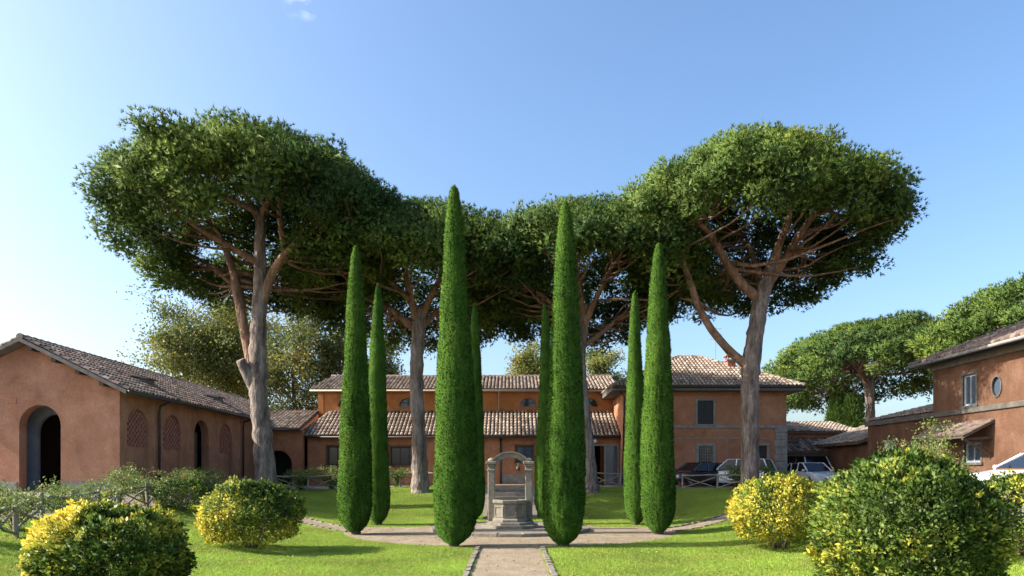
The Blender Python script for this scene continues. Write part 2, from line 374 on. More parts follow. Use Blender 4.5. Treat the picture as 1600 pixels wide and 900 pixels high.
def on_lawn(x, y):
    return (y < back_edge(x)) & (y > 3) & (np.abs(x) < 12.6 + .0 * y)
grid_sheet('lawn', np.arange(-13.5, 13.6, .3), np.arange(2, 41.1, .3), 0.0, M['soil'], keep=on_lawn)
# gravel: ring, front path, side paths, back path
def polar_sheet(name, cx, cy, r0, r1, dz, mat, nr=14, na=96):
    rr = np.linspace(r0, r1, nr); aa = np.linspace(0, 2 * np.pi, na, endpoint=False)
    Rr, A = np.meshgrid(rr, aa, indexing='ij'); X = cx + Rr * np.cos(A); Y = cy + Rr * np.sin(A)
    V = np.stack([X, Y, gz(X, Y) + dz], -1).reshape(-1, 3)
    i, j = np.meshgrid(np.arange(nr - 1), np.arange(na), indexing='ij')
    a = (i * na + j).ravel(); b = (i * na + (j + 1) % na).ravel()
    o = link(name, np_mesh(name, V, np.stack([a, a + na, b + na, b], -1), smooth=True), mat); o['kind'] = 'structure'; return o
ring = grid_sheet('gravel_circle', np.arange(-6.3, 6.31, .09), np.arange(19, 31.6, .09), .014, M['gravel'], keep=in_circle)
front_path = grid_sheet('garden_path', np.linspace(-.85, .85, 8), np.arange(2, 20.2, .3), .018, M['gravel'])
def ribbon(name, xs, wid, dz, mat):
    rows = []
    for x in xs:
        y = side_line(np.array(x)); rows += [[(x, y + t) for t in np.linspace(-wid, wid, 7)]]
    A = np.array(rows).reshape(-1, 2); V = np.column_stack([A, gz(A[:, 0], A[:, 1]) + dz]); n = 7
    Fq = [(i * n + k, i * n + k + 1, (i + 1) * n + k + 1, (i + 1) * n + k) for i in range(len(xs) - 1) for k in range(n - 1)]
    if xs[1] > xs[0]: Fq = [f[::-1] for f in Fq]
    o = link(name, np_mesh(name, V, np.array(Fq), smooth=True), mat); o['kind'] = 'structure'; return o
pl_ = ribbon('garden_path', np.arange(-5.2, -13.2, -.3), .72, .022, M['gravel'])
pr_ = ribbon('garden_path', np.arange(5.2, 13.2, .3), .72, .022, M['gravel'])
grid_sheet('garden_path', np.linspace(-1.0, 1.0, 8), np.arange(35.3, 46.2, .3), .018, M['gravel'])

# low edging stones along the paths: one block each
rng = random.Random(5)
def block_mesh(name, lx, ly, lz, j=.012, seed=0):
    r = random.Random(seed); m = MB()
    c = [(x + r.uniform(-j, j), y + r.uniform(-j, j), z + r.uniform(-j, j) * .6) for z in (-lz * .6, lz * .4) for y in (-ly / 2, ly / 2) for x in (-lx / 2, lx / 2)]
    m.hexa(c); me = m.mesh(name); me.materials.append(M['stone_kerb']); return me
kerbs = [block_mesh('edging_stone', .11, .42, .16, seed=i) for i in range(5)]
def lay(parent, x, y, rz, dz=.0):
    o = link('edging_stone', rng.choice(kerbs), None); o.parent = parent
    o.location = (x, y, G(x, y) + dz + rng.uniform(-.01, .012)); o.rotation_euler = (rng.uniform(-.02, .02), rng.uniform(-.05, .05), rz + rng.uniform(-.03, .03))
for sx in (-1, 1):
    for k in range(22): lay(front_path, sx * .90, 9.9 + k * .43, 0)
for par, sx in ((pl_, -1), (pr_, 1)):
    for sd in (-1, 1):
        x = 6.0
        while x < 12.4:
            y0 = float(side_line(np.array(x))) + sd * .74; y1 = float(side_line(np.array(x + .1))) + sd * .74
            a = math.atan2(y1 - y0, .1)
            lay(par, sx * x, y0, sx * (a - math.pi / 2) if sx > 0 else -(a - math.pi / 2))
            x += .43 * math.cos(a)

# ------------------------------------------------------------------ grass
def make_grass():
    r = np.random.default_rng(11)
    n = 330000
    y = 9.0 + 33 * r.random(n) ** 1.05; x = r.uniform(-13.3, 13.3, n)
    k = on_lawn(x, y) & ~on_path(x, y) & (np.abs(x) < y * .8 + 1)
    x, y = x[k], y[k]
    edge = vnoise(np.stack([x, y, x * 0], -1), 3.0, 8)
    V = np.stack([x, y, gz(x, y) - .004], -1)
    me = bpy.data.meshes.new('grass'); me.vertices.add(len(V)); me.vertices.foreach_set('co', V.astype(np.float32).ravel()); me.update()
    o = bpy.data.objects.new('grass', me); COL.objects.link(o); me.materials.append(M['grass'])
    tag(o, 'short mown green grass covering the garden lawns', 'grass', kind='stuff')
    # one tuft, instanced on the points
    N = 26; rr = np.sqrt(r.random(N)) * .10; a = r.random(N) * 6.283
    C = np.stack([rr * np.cos(a), rr * np.sin(a), rr * 0], -1); yaw = r.random(N) * 6.283
    Sd = np.stack([np.cos(yaw), np.sin(yaw), yaw * 0], -1) * .0055
    L = r.uniform(.022, .05, N)[:, None]; lean = np.stack([np.cos(a + 1) * .5, np.sin(a * 3) * .5, np.ones(N)], -1) * L
    Vt = np.stack([C - Sd, C + Sd, C + lean], 1).reshape(-1, 3)
    tm = np_mesh('grass_tuft', Vt, np.arange(3 * N).reshape(-1, 3), tint=np.repeat(r.random(N), 3)); tm.materials.append(M['grass'])
    tuft = bpy.data.objects.new('grass_tuft', tm)
    g = bpy.data.node_groups.new('grass_nodes', 'GeometryNodeTree')
    g.interface.new_socket('Geometry', in_out='INPUT', socket_type='NodeSocketGeometry'); g.interface.new_socket('Geometry', in_out='OUTPUT', socket_type='NodeSocketGeometry')
    gi = g.nodes.new('NodeGroupInput'); go = g.nodes.new('NodeGroupOutput')
    ip = g.nodes.new('GeometryNodeInstanceOnPoints'); oi = g.nodes.new('GeometryNodeObjectInfo'); oi.inputs['Object'].default_value = tuft
    rv = g.nodes.new('FunctionNodeRandomValue'); rv.data_type = 'FLOAT_VECTOR'; rv.inputs['Max'].default_value = (.25, .25, 6.283)
    rs = g.nodes.new('FunctionNodeRandomValue'); rs.data_type = 'FLOAT'; rs.inputs[2].default_value = .7; rs.inputs[3].default_value = 1.25
    L_ = g.links.new
    L_(gi.outputs[0], ip.inputs['Points']); L_(oi.outputs['Geometry'], ip.inputs['Instance'])
    L_(rv.outputs[0], ip.inputs['Rotation']); L_(rs.outputs[1], ip.inputs['Scale']); L_(ip.outputs[0], go.inputs[0])
    md = o.modifiers.new('grass', 'NODES'); md.node_group = g
make_grass()

# ------------------------------------------------------------------ foliage helpers
def unit(v): return v / np.maximum(np.linalg.norm(v, axis=-1, keepdims=True), 1e-9)
def rand_dirs(r, n): return unit(r.normal(size=(n, 3)))
def blades(C, A, L, W, r, kite=False):
    """thin triangles (or kites) at C pointing along A"""
    Sd = unit(np.cross(A, rand_dirs(r, len(C)))) * (W * .5)[:, None] if np.ndim(W) else unit(np.cross(A, rand_dirs(r, len(C)))) * W * .5
    T = A * L[:, None]
    n = len(C)
    if kite:
        V = np.stack([C, C + T * .45 + Sd, C + T, C + T * .45 - Sd], 1).reshape(-1, 3)
        b = np.arange(n) * 4; Fc = np.concatenate([np.stack([b, b + 1, b + 2], -1), np.stack([b, b + 2, b + 3], -1)])
        return V, Fc, 4
    V = np.stack([C - Sd, C + Sd, C + T], 1).reshape(-1, 3)
    return V, np.arange(3 * n).reshape(-1, 3), 3

def curved(a, b, sag, n, rng_):
    a, b = Vector(a), Vector(b); out = []
    w = Vector((rng_.uniform(-1, 1), rng_.uniform(-1, 1), rng_.uniform(-.4, .4))) * (b - a).length * .07
    for i in range(n + 1):
        t = i / n; p = a.lerp(b, t); p.z += -sag * math.sin(math.pi * t); out.append(p + w * math.sin(2 * math.pi * t))
    return out
def smooth_poly(pts, rad, sub=3):
    """Catmull-Rom through the points"""
    P_ = [np.array(p, float) for p in pts]; out = []; ro = []
    for i in range(len(P_) - 1):
        p0, p1, p2, p3 = P_[max(i - 1, 0)], P_[i], P_[i + 1], P_[min(i + 2, len(P_) - 1)]
        for k in range(sub):
            t = k / sub
            out.append(.5 * (2 * p1 + (p2 - p0) * t + (2 * p0 - 5 * p1 + 4 * p2 - p3) * t * t + (3 * p1 - p0 - 3 * p2 + p3) * t ** 3)); ro.append(rad[i] * (1 - t) + rad[i + 1] * t)
    out.append(P_[-1]); ro.append(rad[-1]); return out, ro

def pine(label, d, cpx, R, z_rim, z_top, trunk, limbs, seed, npuff=330, tpp=92, cy=None, lobes=.05, blade=.215, group='umbrella pines', bw=.042, tilt=0.0, near=1.7):
    """stone pine. trunk / limbs: lists of (photo px, py, depth offset, radius)"""
    r = np.random.default_rng(seed); rg = random.Random(seed)
    base = P(trunk[0][0], trunk[0][1], d); gx = base[0]; base[2] = G(gx, d)
    root = empty('umbrella_pine', tuple(base), label, 'tree', group)
    cx = (cpx - CX) * d / F; cy = d if cy is None else cy
    tp = [(gx, d, base[2] - .25)] + [tuple(P(a, b, d + dd)) for a, b, dd, rr in trunk[1:]]
    trunk = [(a, b, c, e * .9) for a, b, c, e in trunk]; limbs = [[(a, b, c, e * .85) for a, b, c, e in L] for L in limbs]
    trd = [trunk[0][3] * 1.3] + [t[3] for t in trunk[1:]]
    tp.insert(1, (gx * .75 + tp[1][0] * .25, d, base[2] + .5)); trd.insert(1, trunk[0][3] * 1.02)
    pts, rad = smooth_poly(tp, trd, 9)
    rad = [q * (1 + .10 * math.sin(i * 1.3 + seed) * rg.random() + .05 * rg.random()) for i, q in enumerate(rad)]
    MB().tube(pts, rad, 18, .15, seed).build('trunk', M['bark'], root, smooth=True)
    nodes = []
    for L in limbs:
        lp = [P(a, b, d + dd) for a, b, dd, rr in L]
        pts, rad = smooth_poly(lp, [q[3] for q in L], 4)
        MB().tube(pts, rad, 9, .12, seed + len(nodes)).build('limb', M['bark' if L[-1][3] > .2 else 'bark_red'], root, smooth=True)
        nodes += [(np.array(p), q) for p, q in zip(pts, rad)][len(pts) // 3:]
    nodes += [(np.array(tp[-1]), .2)]
    # clumps of needles over an umbrella-shaped shell
    n = npuff; nt_ = int(n * .46); ns_ = int(n * .36); nu = n - nt_ - ns_; ga = math.pi * (3 - math.sqrt(5))
    H = z_top - z_rim; k = np.arange(nt_) + .5
    q = np.concatenate([np.sqrt(k / nt_) * .985, 1 - .32 * r.random(ns_) ** 1.6, np.sqrt(r.uniform(.10, .80, nu))])
    th = np.concatenate([k * ga, np.arange(ns_) * ga * 1.37, np.arange(nu) * ga + r.normal(0, .2, nu)]) + r.normal(0, .05, n) + seed
    # the rim hangs thicker on the far side, where it closes the view under the crown
    fs = np.arange(n) % 3 == 0; th = np.where((np.arange(n) >= nt_) & fs & (np.sin(th) < 0), -th, th)
    top = np.arange(n) < nt_; under = np.arange(n) >= nt_ + ns_; side = ~top & ~under
    rad_th = R * (1 + lobes * (.5 * np.sin(3 * th + seed) + .35 * np.sin(5 * th + 2.1 * seed)))
    dome = z_rim + H * (.26 + .76 * (1 - np.clip(q, 0, 1) ** 2.05) ** .62)
    z = np.where(top, dome - r.random(n) ** 2 * .5, np.where(side, z_rim + H * (r.uniform(-.05, .40, n) - .10 * np.clip(np.sin(th), 0, 1)), dome - r.uniform(.9, 2.2, n) * (H / 5.2)))
    z = z + np.where(side, near * np.clip(-np.sin(th), 0, 1) * q, 0)
    rho = q * rad_th * np.where(side & (z < z_rim + H * .12), .90, 1)
    xy = np.stack([rho * np.cos(th), rho * np.sin(th), rho * 0], -1)
    pc = np.stack([cx + xy[:, 0], cy + xy[:, 1], z + tilt * xy[:, 0] + (vnoise(xy, .4, seed) - .5) * .6 + r.normal(0, .10, n)], -1)
    pr = r.uniform(.66, 1.16, n) * (R / 8) ** .5
    # needles
    idx = np.repeat(np.arange(n), tpp); m = len(idx)
    dv = rand_dirs(r, m); dv[:, 2] += .22; dv = unit(dv)
    outw = unit(pc - np.array([cx, cy, z_rim - 3.0])); dv = unit(dv + outw[idx] * .15)
    rr = pr[idx] * (.52 + .48 * r.random(m) ** .8)
    C0 = pc[idx] + dv * rr[:, None] * np.array([1.1, 1.1, .72])
    nb = 7
    C = np.repeat(C0, nb, 0); D = np.repeat(unit(dv + np.array([0, 0, .30])), nb, 0)
    D = unit(D + rand_dirs(r, len(C)) * .78)
    Ln = r.uniform(.6, 1.1, len(C)) * blade
    V, Fc, k = blades(C, D, Ln, bw, r)
    tint = np.clip(.45 + (vnoise(pc, .33, seed + 2) - .5) * .7 + r.normal(0, .12, n), 0, 1)
    tt = np.clip(np.repeat(np.repeat(tint[idx], nb) + r.normal(0, .12, len(C)), 3), 0, 1)
    # thin branches into the clumps
    nodes = [q for q in nodes if q[0][2] > z_rim - 2.2] or nodes
    NP = np.array([a for a, b in nodes]); mbb = MB()
    for i in range(0, n, 4):
        dd = np.linalg.norm((NP - pc[i]) * np.array([1, 1, 1.25]), axis=1) + np.where(NP[:, 2] > pc[i][2] - .3, 4, 0)
        j = int(np.argmin(dd + r.random(len(dd)) * 1.2)); L = np.linalg.norm(NP[j] - pc[i])
        if L < .6: continue
        r0 = min(nodes[j][1] * .6, .035 + L * .011)
        mbb.tube(curved(NP[j], pc[i], .07 * L, 5, rg), np.linspace(r0, .018, 6), 5)
    mbb.build('branch', M['bark_red'], root, smooth=True)
    NR = np.repeat(unit(dv + outw[idx] * .5), nb * 3, 0); NR = unit(NR + np.repeat(rand_dirs(r, len(C)), 3, 0) * .45)
    # the dense heart of each clump, hidden under its needles
    hb = 64; ih = np.repeat(np.arange(n), hb); hd = rand_dirs(r, n * hb)
    hc = pc[ih] + hd * (pr[ih] * r.uniform(.15, .66, n * hb))[:, None] * np.array([1.1, 1.1, .72])
    cv, cf, k = blades(hc, unit(rand_dirs(r, n * hb) + hd * .5), r.uniform(.20, .34, n * hb), .15, r, kite=True)
    V = np.concatenate([V, cv]); Fc = np.concatenate([Fc, cf + len(NR)]); NR = np.concatenate([NR, np.repeat(unit(hd + rand_dirs(r, n * hb) * .7), 4, 0)])
    tt = np.concatenate([tt, np.repeat(np.clip(tint[ih] - .12 + r.normal(0, .14, n * hb), 0, 1), 4)])
    o = link('crown', np_mesh('crown', V - np.array(LOC[root]), Fc, tint=tt, normals=NR), M['pine'], root)
    return root

def cypress(px, py_base, d, h, label, seed, rs=1.0, nbl=26000):
    r = np.random.default_rng(seed)
    x = (px - CX) * d / F; z0 = G(x, d)
    root = empty('clipped_cypress', (x, d, z0), label, 'cypress', 'clipped cypresses around the well')
    MB().tube([(x, d, z0 - .12), (x + .02, d, z0 + .2), (x, d, z0 + .9)], [.19, .15, .1], 9, .25, seed).build('trunk', M['wood_dark'], root, smooth=True)
    T = np.array([0, .006, .02, .05, .10, .28, .47, .60, .72, .84, .90, .934, .952, .970, .984, .993]); Rp = np.array([.03, .11, .165, .225, .295, .43, .545, .62, .68, .71, .70, .655, .60, .49, .34, .17]) * rs
    ax, ay = r.uniform(-.05, .05, 2)
    def surf(t, a, off=0):
        rad = np.interp(t, T, Rp)
        p = np.stack([np.cos(a) * 1.2, np.sin(a) * 1.2, t * h * .35], -1)
        rad = rad * (1 + (vnoise(p, 1.6, seed) - .5) * .20 + (vnoise(p * np.array([4, 4, 4]), 1.5, seed + 1) - .5) * .13) + (vnoise(p * np.array([9, 9, 9]), 2, seed + 2) - .5) * .075
        rad = np.maximum(rad + off, .004)
        bend = np.sin(t * 3.0 + seed) * .035
        return np.stack([x + rad * np.cos(a) + ax * (1 - t) + bend, d + rad * np.sin(a) + ay * (1 - t), z0 + h * (1 - t)], -1)
    nt_, na = 150, 44
    tt, aa = np.meshgrid(np.concatenate([np.linspace(0, .06, 20), np.linspace(.065, .992, nt_ - 20)]), np.linspace(0, 2 * np.pi, na, endpoint=False), indexing='ij')
    Vc = surf(tt, aa, -.03).reshape(-1, 3)
    i, j = np.meshgrid(np.arange(nt_ - 1), np.arange(na), indexing='ij'); a_ = (i * na + j).ravel(); b_ = (i * na + (j + 1) % na).ravel()
    Fc = np.concatenate([np.stack([a_, a_ + na, b_ + na], -1), np.stack([a_, b_ + na, b_], -1)])
    # short sprays on the clipped surface
    w = np.interp(np.linspace(0, 1, 400), T, Rp); cdf = np.cumsum(w) / w.sum()
    t = np.interp(r.random(nbl), cdf, np.linspace(0, 1, 400)); t = np.clip(t, 0, .991); a = r.random(nbl) * 2 * np.pi
    Pn = surf(t, a, -.035 + 0 * t)
    outd = np.stack([np.cos(a), np.sin(a), 0 * a], -1)
    D = unit(outd * .75 + np.array([0, 0, .75]) + rand_dirs(r, nbl) * .5)
    Vb, Fb, k = blades(Pn, D, r.uniform(.03, .075, nbl), .022, r)
    tb = np.clip(.42 + (vnoise(Pn, 1.3, seed + 5) - .5) * .6 + r.normal(0, .16, nbl), 0, .93)
    brown = vnoise(Pn * np.array([1, 1, .55]), 2.6, seed + 9) > .955
    tb = np.where(brown, 1.0, tb)
    V = np.concatenate([Vc, Vb]); Fa = np.concatenate([Fc, Fb + len(Vc)])
    tint = np.concatenate([np.full(len(Vc), .12), np.repeat(tb, 3)])
    nc = np.stack([np.cos(aa), np.sin(aa), .12 + 0 * aa], -1).reshape(-1, 3); nbv = unit(outd + np.array([0, 0, .25]) + rand_dirs(r, nbl) * .38)
    link('crown', np_mesh('crown', V - np.array(LOC[root]), Fa, tint=tint, normals=unit(np.concatenate([nc, np.repeat(nbv, 3, 0)]))), M['cypress'], root)
    return root

def shrub(x, y, rx, h, label, seed, yellow=.5, n=26000, leaf=.06, name='golden_shrub', cat='shrub', mat='shrub', lift=.02, group=None, yfun=None):
    r = np.random.default_rng(seed); z0 = G(x, y)
    root = empty(name, (x, y, z0), label, cat, group)
    m = MB(); rg = random.Random(seed)
    for k in range(9):
        a = k * .7 + rg.random(); L = rg.uniform(.5, .8)
        m.tube(curved((x + .06 * math.cos(a), y + .06 * math.sin(a), z0 - .05), (x + rx * L * math.cos(a) * .8, y + rx * L * math.sin(a) * .8, z0 + h * rg.uniform(.45, .8)), -.05, 5, rg), np.linspace(.03, .008, 6), 5)
    m.build('stem', M['bark'], root, smooth=True)
    zc = z0 + lift + (h - lift) * .5; hz = (h - lift) * .5
    dv = rand_dirs(r, n); dv[:, 2] = np.where(dv[:, 2] < -.75, -dv[:, 2], dv[:, 2])
    # rounded box rather than a ball
    pw = 2.15; s = (np.abs(dv[:, 0]) ** pw + np.abs(dv[:, 1]) ** pw + np.abs(dv[:, 2]) ** pw) ** (-1 / pw); base = dv * s[:, None]
    lump = 1 + (vnoise(dv * 2.2 + seed, 1.3, seed) - .5) * .24 + (vnoise(dv * 7 + seed, 1.3, seed + 1) - .5) * .22
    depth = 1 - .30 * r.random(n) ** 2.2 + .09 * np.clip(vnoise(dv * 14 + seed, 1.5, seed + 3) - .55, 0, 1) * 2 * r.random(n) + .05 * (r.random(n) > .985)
    C = np.array([x, y, zc]) + base * np.array([rx, rx, hz]) * (lump * depth)[:, None]
    D = unit(dv * .8 + np.array([0, 0, .35]) + rand_dirs(r, n) * .85)
    # stray shoots beyond the clipped outline
    ks = r.choice(np.flatnonzero((dv[:, 2] > -.2) & (depth > .95)), 90); per = 12; L = r.uniform(.04, .17, 90) * (rx / 1.2); L[:14] *= 1.7
    sd = unit(dv[ks] + np.array([0, 0, .7]) + rand_dirs(r, 90) * .4); j = np.arange(90 * per)
    C[j] = np.repeat(C[ks], per, 0) + np.repeat(sd * L[:, None], per, 0) * r.random((90 * per, 1)) + r.normal(0, .012, (90 * per, 3)); dv[j] = np.repeat(dv[ks], per, 0); depth[j] = 1
    D[j] = unit(np.repeat(sd, per, 0) + rand_dirs(r, 90 * per) * .9)
    Ln = r.uniform(.65, 1.15, n) * leaf
    V, Fc, k = blades(C, D, Ln, leaf * .52, r, kite=True)
    yn = (vnoise(C, 1.7, seed + 4) - .5) * 1.0 + (vnoise(C, 6.5, seed + 6) - .5) * 1.0
    pos = (C - np.array([x, y, zc])) / np.array([rx, rx, hz])
    bias = yfun(pos) if yfun else 0
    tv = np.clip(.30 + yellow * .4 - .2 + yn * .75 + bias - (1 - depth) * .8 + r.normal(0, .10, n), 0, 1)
    nv = unit(dv * .9 + rand_dirs(r, n) * .75)
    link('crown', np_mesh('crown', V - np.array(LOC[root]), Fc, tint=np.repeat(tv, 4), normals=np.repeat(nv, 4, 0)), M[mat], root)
    return root

def rose(x, y, h, spread, label, seed, n=2600, group='rambling roses along the fences', stems=16, leaf=.075, cat='rose bush', tint0=.42):
    r = np.random.default_rng(seed); rg = random.Random(seed); z0 = G(x, y)
    root = empty('rose_bush', (x, y, z0), label, cat, group)
    m = MB(); C = []; D = []
    for k in range(stems):
        a = rg.random() * 6.28; L = rg.uniform(.35, 1) * spread; hh = h * rg.uniform(.55, 1.0)
        p = []
        for i in range(7):
            t = i / 6
            p.append(Vector((x + L * math.cos(a) * t ** 1.3 + rg.uniform(-.04, .04), y + L * math.sin(a) * t ** 1.3 + rg.uniform(-.04, .04), z0 - .05 + hh * (math.sin(t * 1.9) / math.sin(1.57)) * (1 if t < .85 else .99))))
        m.tube(p, np.linspace(.014, .005, 7), 4)
        for q in range(n // stems):
            t = rg.random() ** .7 * 5.99; i = int(t); b = p[i].lerp(p[i + 1], t - i)
            C.append((b.x + rg.gauss(0, .11), b.y + rg.gauss(0, .11), b.z + rg.gauss(0, .09)))
    m.build('stem', M['bark_red'], root, smooth=True)
    C = np.array(C); D = unit(rand_dirs(r, len(C)) + np.array([0, 0, .3]))
    V, Fc, k = blades(C, D, r.uniform(.6, 1.2, len(C)) * leaf, leaf * .55, r, kite=True)
    tv = np.clip(tint0 + (vnoise(C, 2, seed) - .5) * .5 + r.normal(0, .16, len(C)), 0, 1)
    link('leaf_mass', np_mesh('leaf_mass', V - np.array(LOC[root]), Fc, tint=np.repeat(tv, 4)), M['rose'], root)
    return root

def broadleaf(px, py_top, d, rpx, label, seed, n=13000, ztrunk=None, leaf=.23, group='plane trees behind the buildings', dens=1.0, low=.22, tint0=.42):
    """open crowned plane tree with visible branches"""
    n = int(n * 1.75); r = np.random.default_rng(seed); rg = random.Random(seed)
    x = (px - CX) * d / F; z0 = G(x, d); zt = EYE + (HY - py_top) * d / F; Rr = rpx * d / F
    root = empty('plane_tree', (x, d, z0), label, 'tree', group)
    h = zt - z0; m = MB()
    tp = [(x, d, z0 - .2), (x + rg.uniform(-.2, .2), d, z0 + h * .3), (x + rg.uniform(-.4, .4), d, z0 + h * .6), (x + rg.uniform(-.4, .4), d, z0 + h * .9)]
    pts, rad = smooth_poly(tp, [.3, .22, .15, .04], 4)
    MB().tube(pts, rad, 8, .1, seed).build('trunk', M['bark_pale'], root, smooth=True)
    tips = []
    for k in range(36):
        t = rg.uniform(low, .92); i = min(int(t * (len(pts) - 1)), len(pts) - 2); a = rg.random() * 6.28
        wid = Rr * math.sqrt(max(.08, 1 - ((t - .58) / .48) ** 2)) * rg.uniform(.65, 1.05)
        e = Vector(pts[i]) + Vector((wid * math.cos(a), wid * math.sin(a), h * .16 * rg.uniform(.4, 1.2)))
        c = curved(pts[i], e, -.03 * h, 5, rg); m.tube(c, np.linspace(.075, .02, 6), 5); tips += c[2:]
        for s_ in range(5):
            b = c[rg.randint(2, 4)]; e2 = b + Vector((rg.gauss(0, 1), rg.gauss(0, 1), abs(rg.gauss(0, .9)))) * Rr * .28
            c2 = curved(b, e2, 0, 3, rg); m.tube(c2, np.linspace(.03, .012, 4), 4); tips += c2[1:]
    m.build('branch', M['bark_pale'], root, smooth=True)
    Tn = np.array([tuple(t) for t in tips]); tw = r.random(len(Tn)) ** 1.0 + .15
    idx = r.choice(len(Tn), n, p=tw / tw.sum())
    C = Tn[idx] + r.normal(size=(n, 3)) * 1.45 * np.array([.42, .42, .34]) * (Rr / 5) ** .6
    D = unit(rand_dirs(r, n) + np.array([0, 0, -.2]))
    V, Fc, k = blades(C, D, r.uniform(.6, 1.2, n) * leaf, leaf * .75, r, kite=True)
    tv = np.clip(tint0 + (vnoise(C, .5, seed) - .5) * .9 + r.normal(0, .12, n), 0, 1)
    link('crown', np_mesh('crown', V - np.array(LOC[root]), Fc, tint=np.repeat(tv, 4)), M['plane'], root)
    return root

# ------------------------------------------------------------------ buildings
def roof_tiles(poly, parent, mat, spacing=.26, length=.46, seed=0, lift=.02):
    """barrel tiles laid in courses over a convex roof face; eave edge = first two points"""
    p = [Vector(q) for q in poly]; u = (p[1] - p[0]).normalized(); nrm = u.cross(p[2] - p[0]).normalized()
    if nrm.z < 0: nrm = -nrm
    v = nrm.cross(u).normalized()
    if v.z < 0: v = -v
    q = [((a - p[0]).dot(u), (a - p[0]).dot(v)) for a in p]
    umin, umax = min(a for a, b in q), max(a for a, b in q)
    rg = random.Random(seed); m = MB(); ns = 4
    uu = umin + spacing * .5
    while uu < umax:
        hits = []
        for i in range(len(q)):
            (a0, b0), (a1, b1) = q[i], q[(i + 1) % len(q)]
            if (a0 - uu) * (a1 - uu) < 0 or (abs(a0 - uu) < 1e-9): hits.append(b0 + (b1 - b0) * ((uu - a0) / (a1 - a0) if a1 != a0 else 0))
        if len(hits) >= 2 and max(hits) - min(hits) > .1:
            v0, v1 = min(hits), max(hits); vv = v0 - .05 * rg.random()
            du = rg.uniform(-.012, .012)
            while vv < v1 - .05:
                e = min(vv + length * 1.12, v1); r0, r1 = spacing * .40, spacing * .33
                h0, h1 = lift + .045, lift + .005
                m.cur = min(1, max(0, rg.gauss(.52, .24)))
                o = p[0] + u * (uu + du + rg.uniform(-.008, .008)); vs_ = []
                for (vp, rr, hh) in ((vv, r0, h0), (e, r1, h1)):
                    for k in range(ns + 1):
                        a = math.pi * k / ns; vs_.append(o + v * vp + u * rr * math.cos(a) + nrm * (hh + rr * .95 * math.sin(a)))
                n1 = ns + 1
                m.add(vs_, [(k, k + 1, n1 + k + 1, n1 + k) for k in range(ns)] + [tuple(range(ns + 1))])
                vv += length
        uu += spacing
    return m.build('roof_tiles', mat, parent, kind='stuff')
def roof(parent, faces, thick, tmat, smat='channel', spacing=.26, seed=0, ridges=()):
    m = MB()
    for f in faces: m.slab(f, thick)
    ro = m.build('roof', M[smat], parent)
    for i, f in enumerate(faces): roof_tiles(f, ro, M[tmat], spacing, seed=seed + i)
    if ridges:
        m = MB(); rg = random.Random(seed)
        for a, b in ridges:
            a, b = Vector(a), Vector(b); L = (b - a).length; n = max(1, int(L / .42))
            for i in range(n):
                m.cur = rg.gauss(.5, .2)
                c0, c1 = a.lerp(b, i / n), a.lerp(b, min(1, (i + 1.12) / n)); m.tube([c0 + Vector((0, 0, .04)), c1 + Vector((0, 0, .02))], [.15, .12], 8)
        m.build('ridge_tiles', M[tmat], ro, kind='stuff')
    return ro
def frame_window(parent, o, u, nrm, u0, u1, z0, z1, trim=.14, trim_mat='stone_grey', pane='glass', nx=2, nz=3, bar=.04, bar_mat='iron', depth=.16, sill=True, name='window'):
    """stone surround standing proud of the wall, recessed pane, glazing bars"""
    o, u, nrm = Vector(o), Vector(u), Vector(nrm)
    def bx(m, a0, a1, b0, b1, d0, d1):   # d: out of the wall along nrm
        c = [o + u * a + Vector((0, 0, b)) + nrm * dd for b in (b0, b1) for dd in (d1, d0) for a in (a0, a1)]
        m.hexa(c)
    m = MB()
    if trim:
        bx(m, u0 - trim, u0, z0, z1, -.05, .045); bx(m, u1, u1 + trim, z0, z1, -.05, .045)
        bx(m, u0 - trim, u1 + trim, z1, z1 + trim, -.05, .052)
    if sill: bx(m, u0 - trim - .06, u1 + trim + .06, z0 - .11, z0, -.05, .10)
    if not m.v: bx(m, u0, u1, z0, z0 + .03, -depth, -depth + .05)
    w = m.build(name, M[trim_mat], parent, bevel=.01)
    m = MB(); bx(m, u0 - .02, u1 + .02, z0 - .02, z1 + .02, -depth - .03, -depth); m.build('pane', M[pane], w)
    m = MB()
    fr = bar * 1.4
    bx(m, u0, u0 + fr, z0, z1, -depth, -depth + .05); bx(m, u1 - fr, u1, z0, z1, -depth, -depth + .05)
    bx(m, u0 + fr, u1 - fr, z0, z0 + fr, -depth, -depth + .05); bx(m, u0 + fr, u1 - fr, z1 - fr, z1, -depth, -depth + .05)
    for i in range(1, nx): c = u0 + (u1 - u0) * i / nx; bx(m, c - bar / 2, c + bar / 2, z0 + fr, z1 - fr, -depth, -depth + .043)
    for i in range(1, nz): c = z0 + (z1 - z0) * i / nz; bx(m, u0 + fr, u1 - fr, c - bar / 2, c + bar / 2, -depth + .002, -depth + .036)
    m.build('glazing_bar', M[bar_mat], w)
    return w
def pipe(parent, pts, r, mat='pipe', name='drainpipe'):
    return MB().tube(pts, r, 8).build(name, M[mat], parent, smooth=True)

ZB = 1.0     # foot of all walls, below the ground by the buildings
XU, YU = (1, 0, 0), (0, 1, 0)

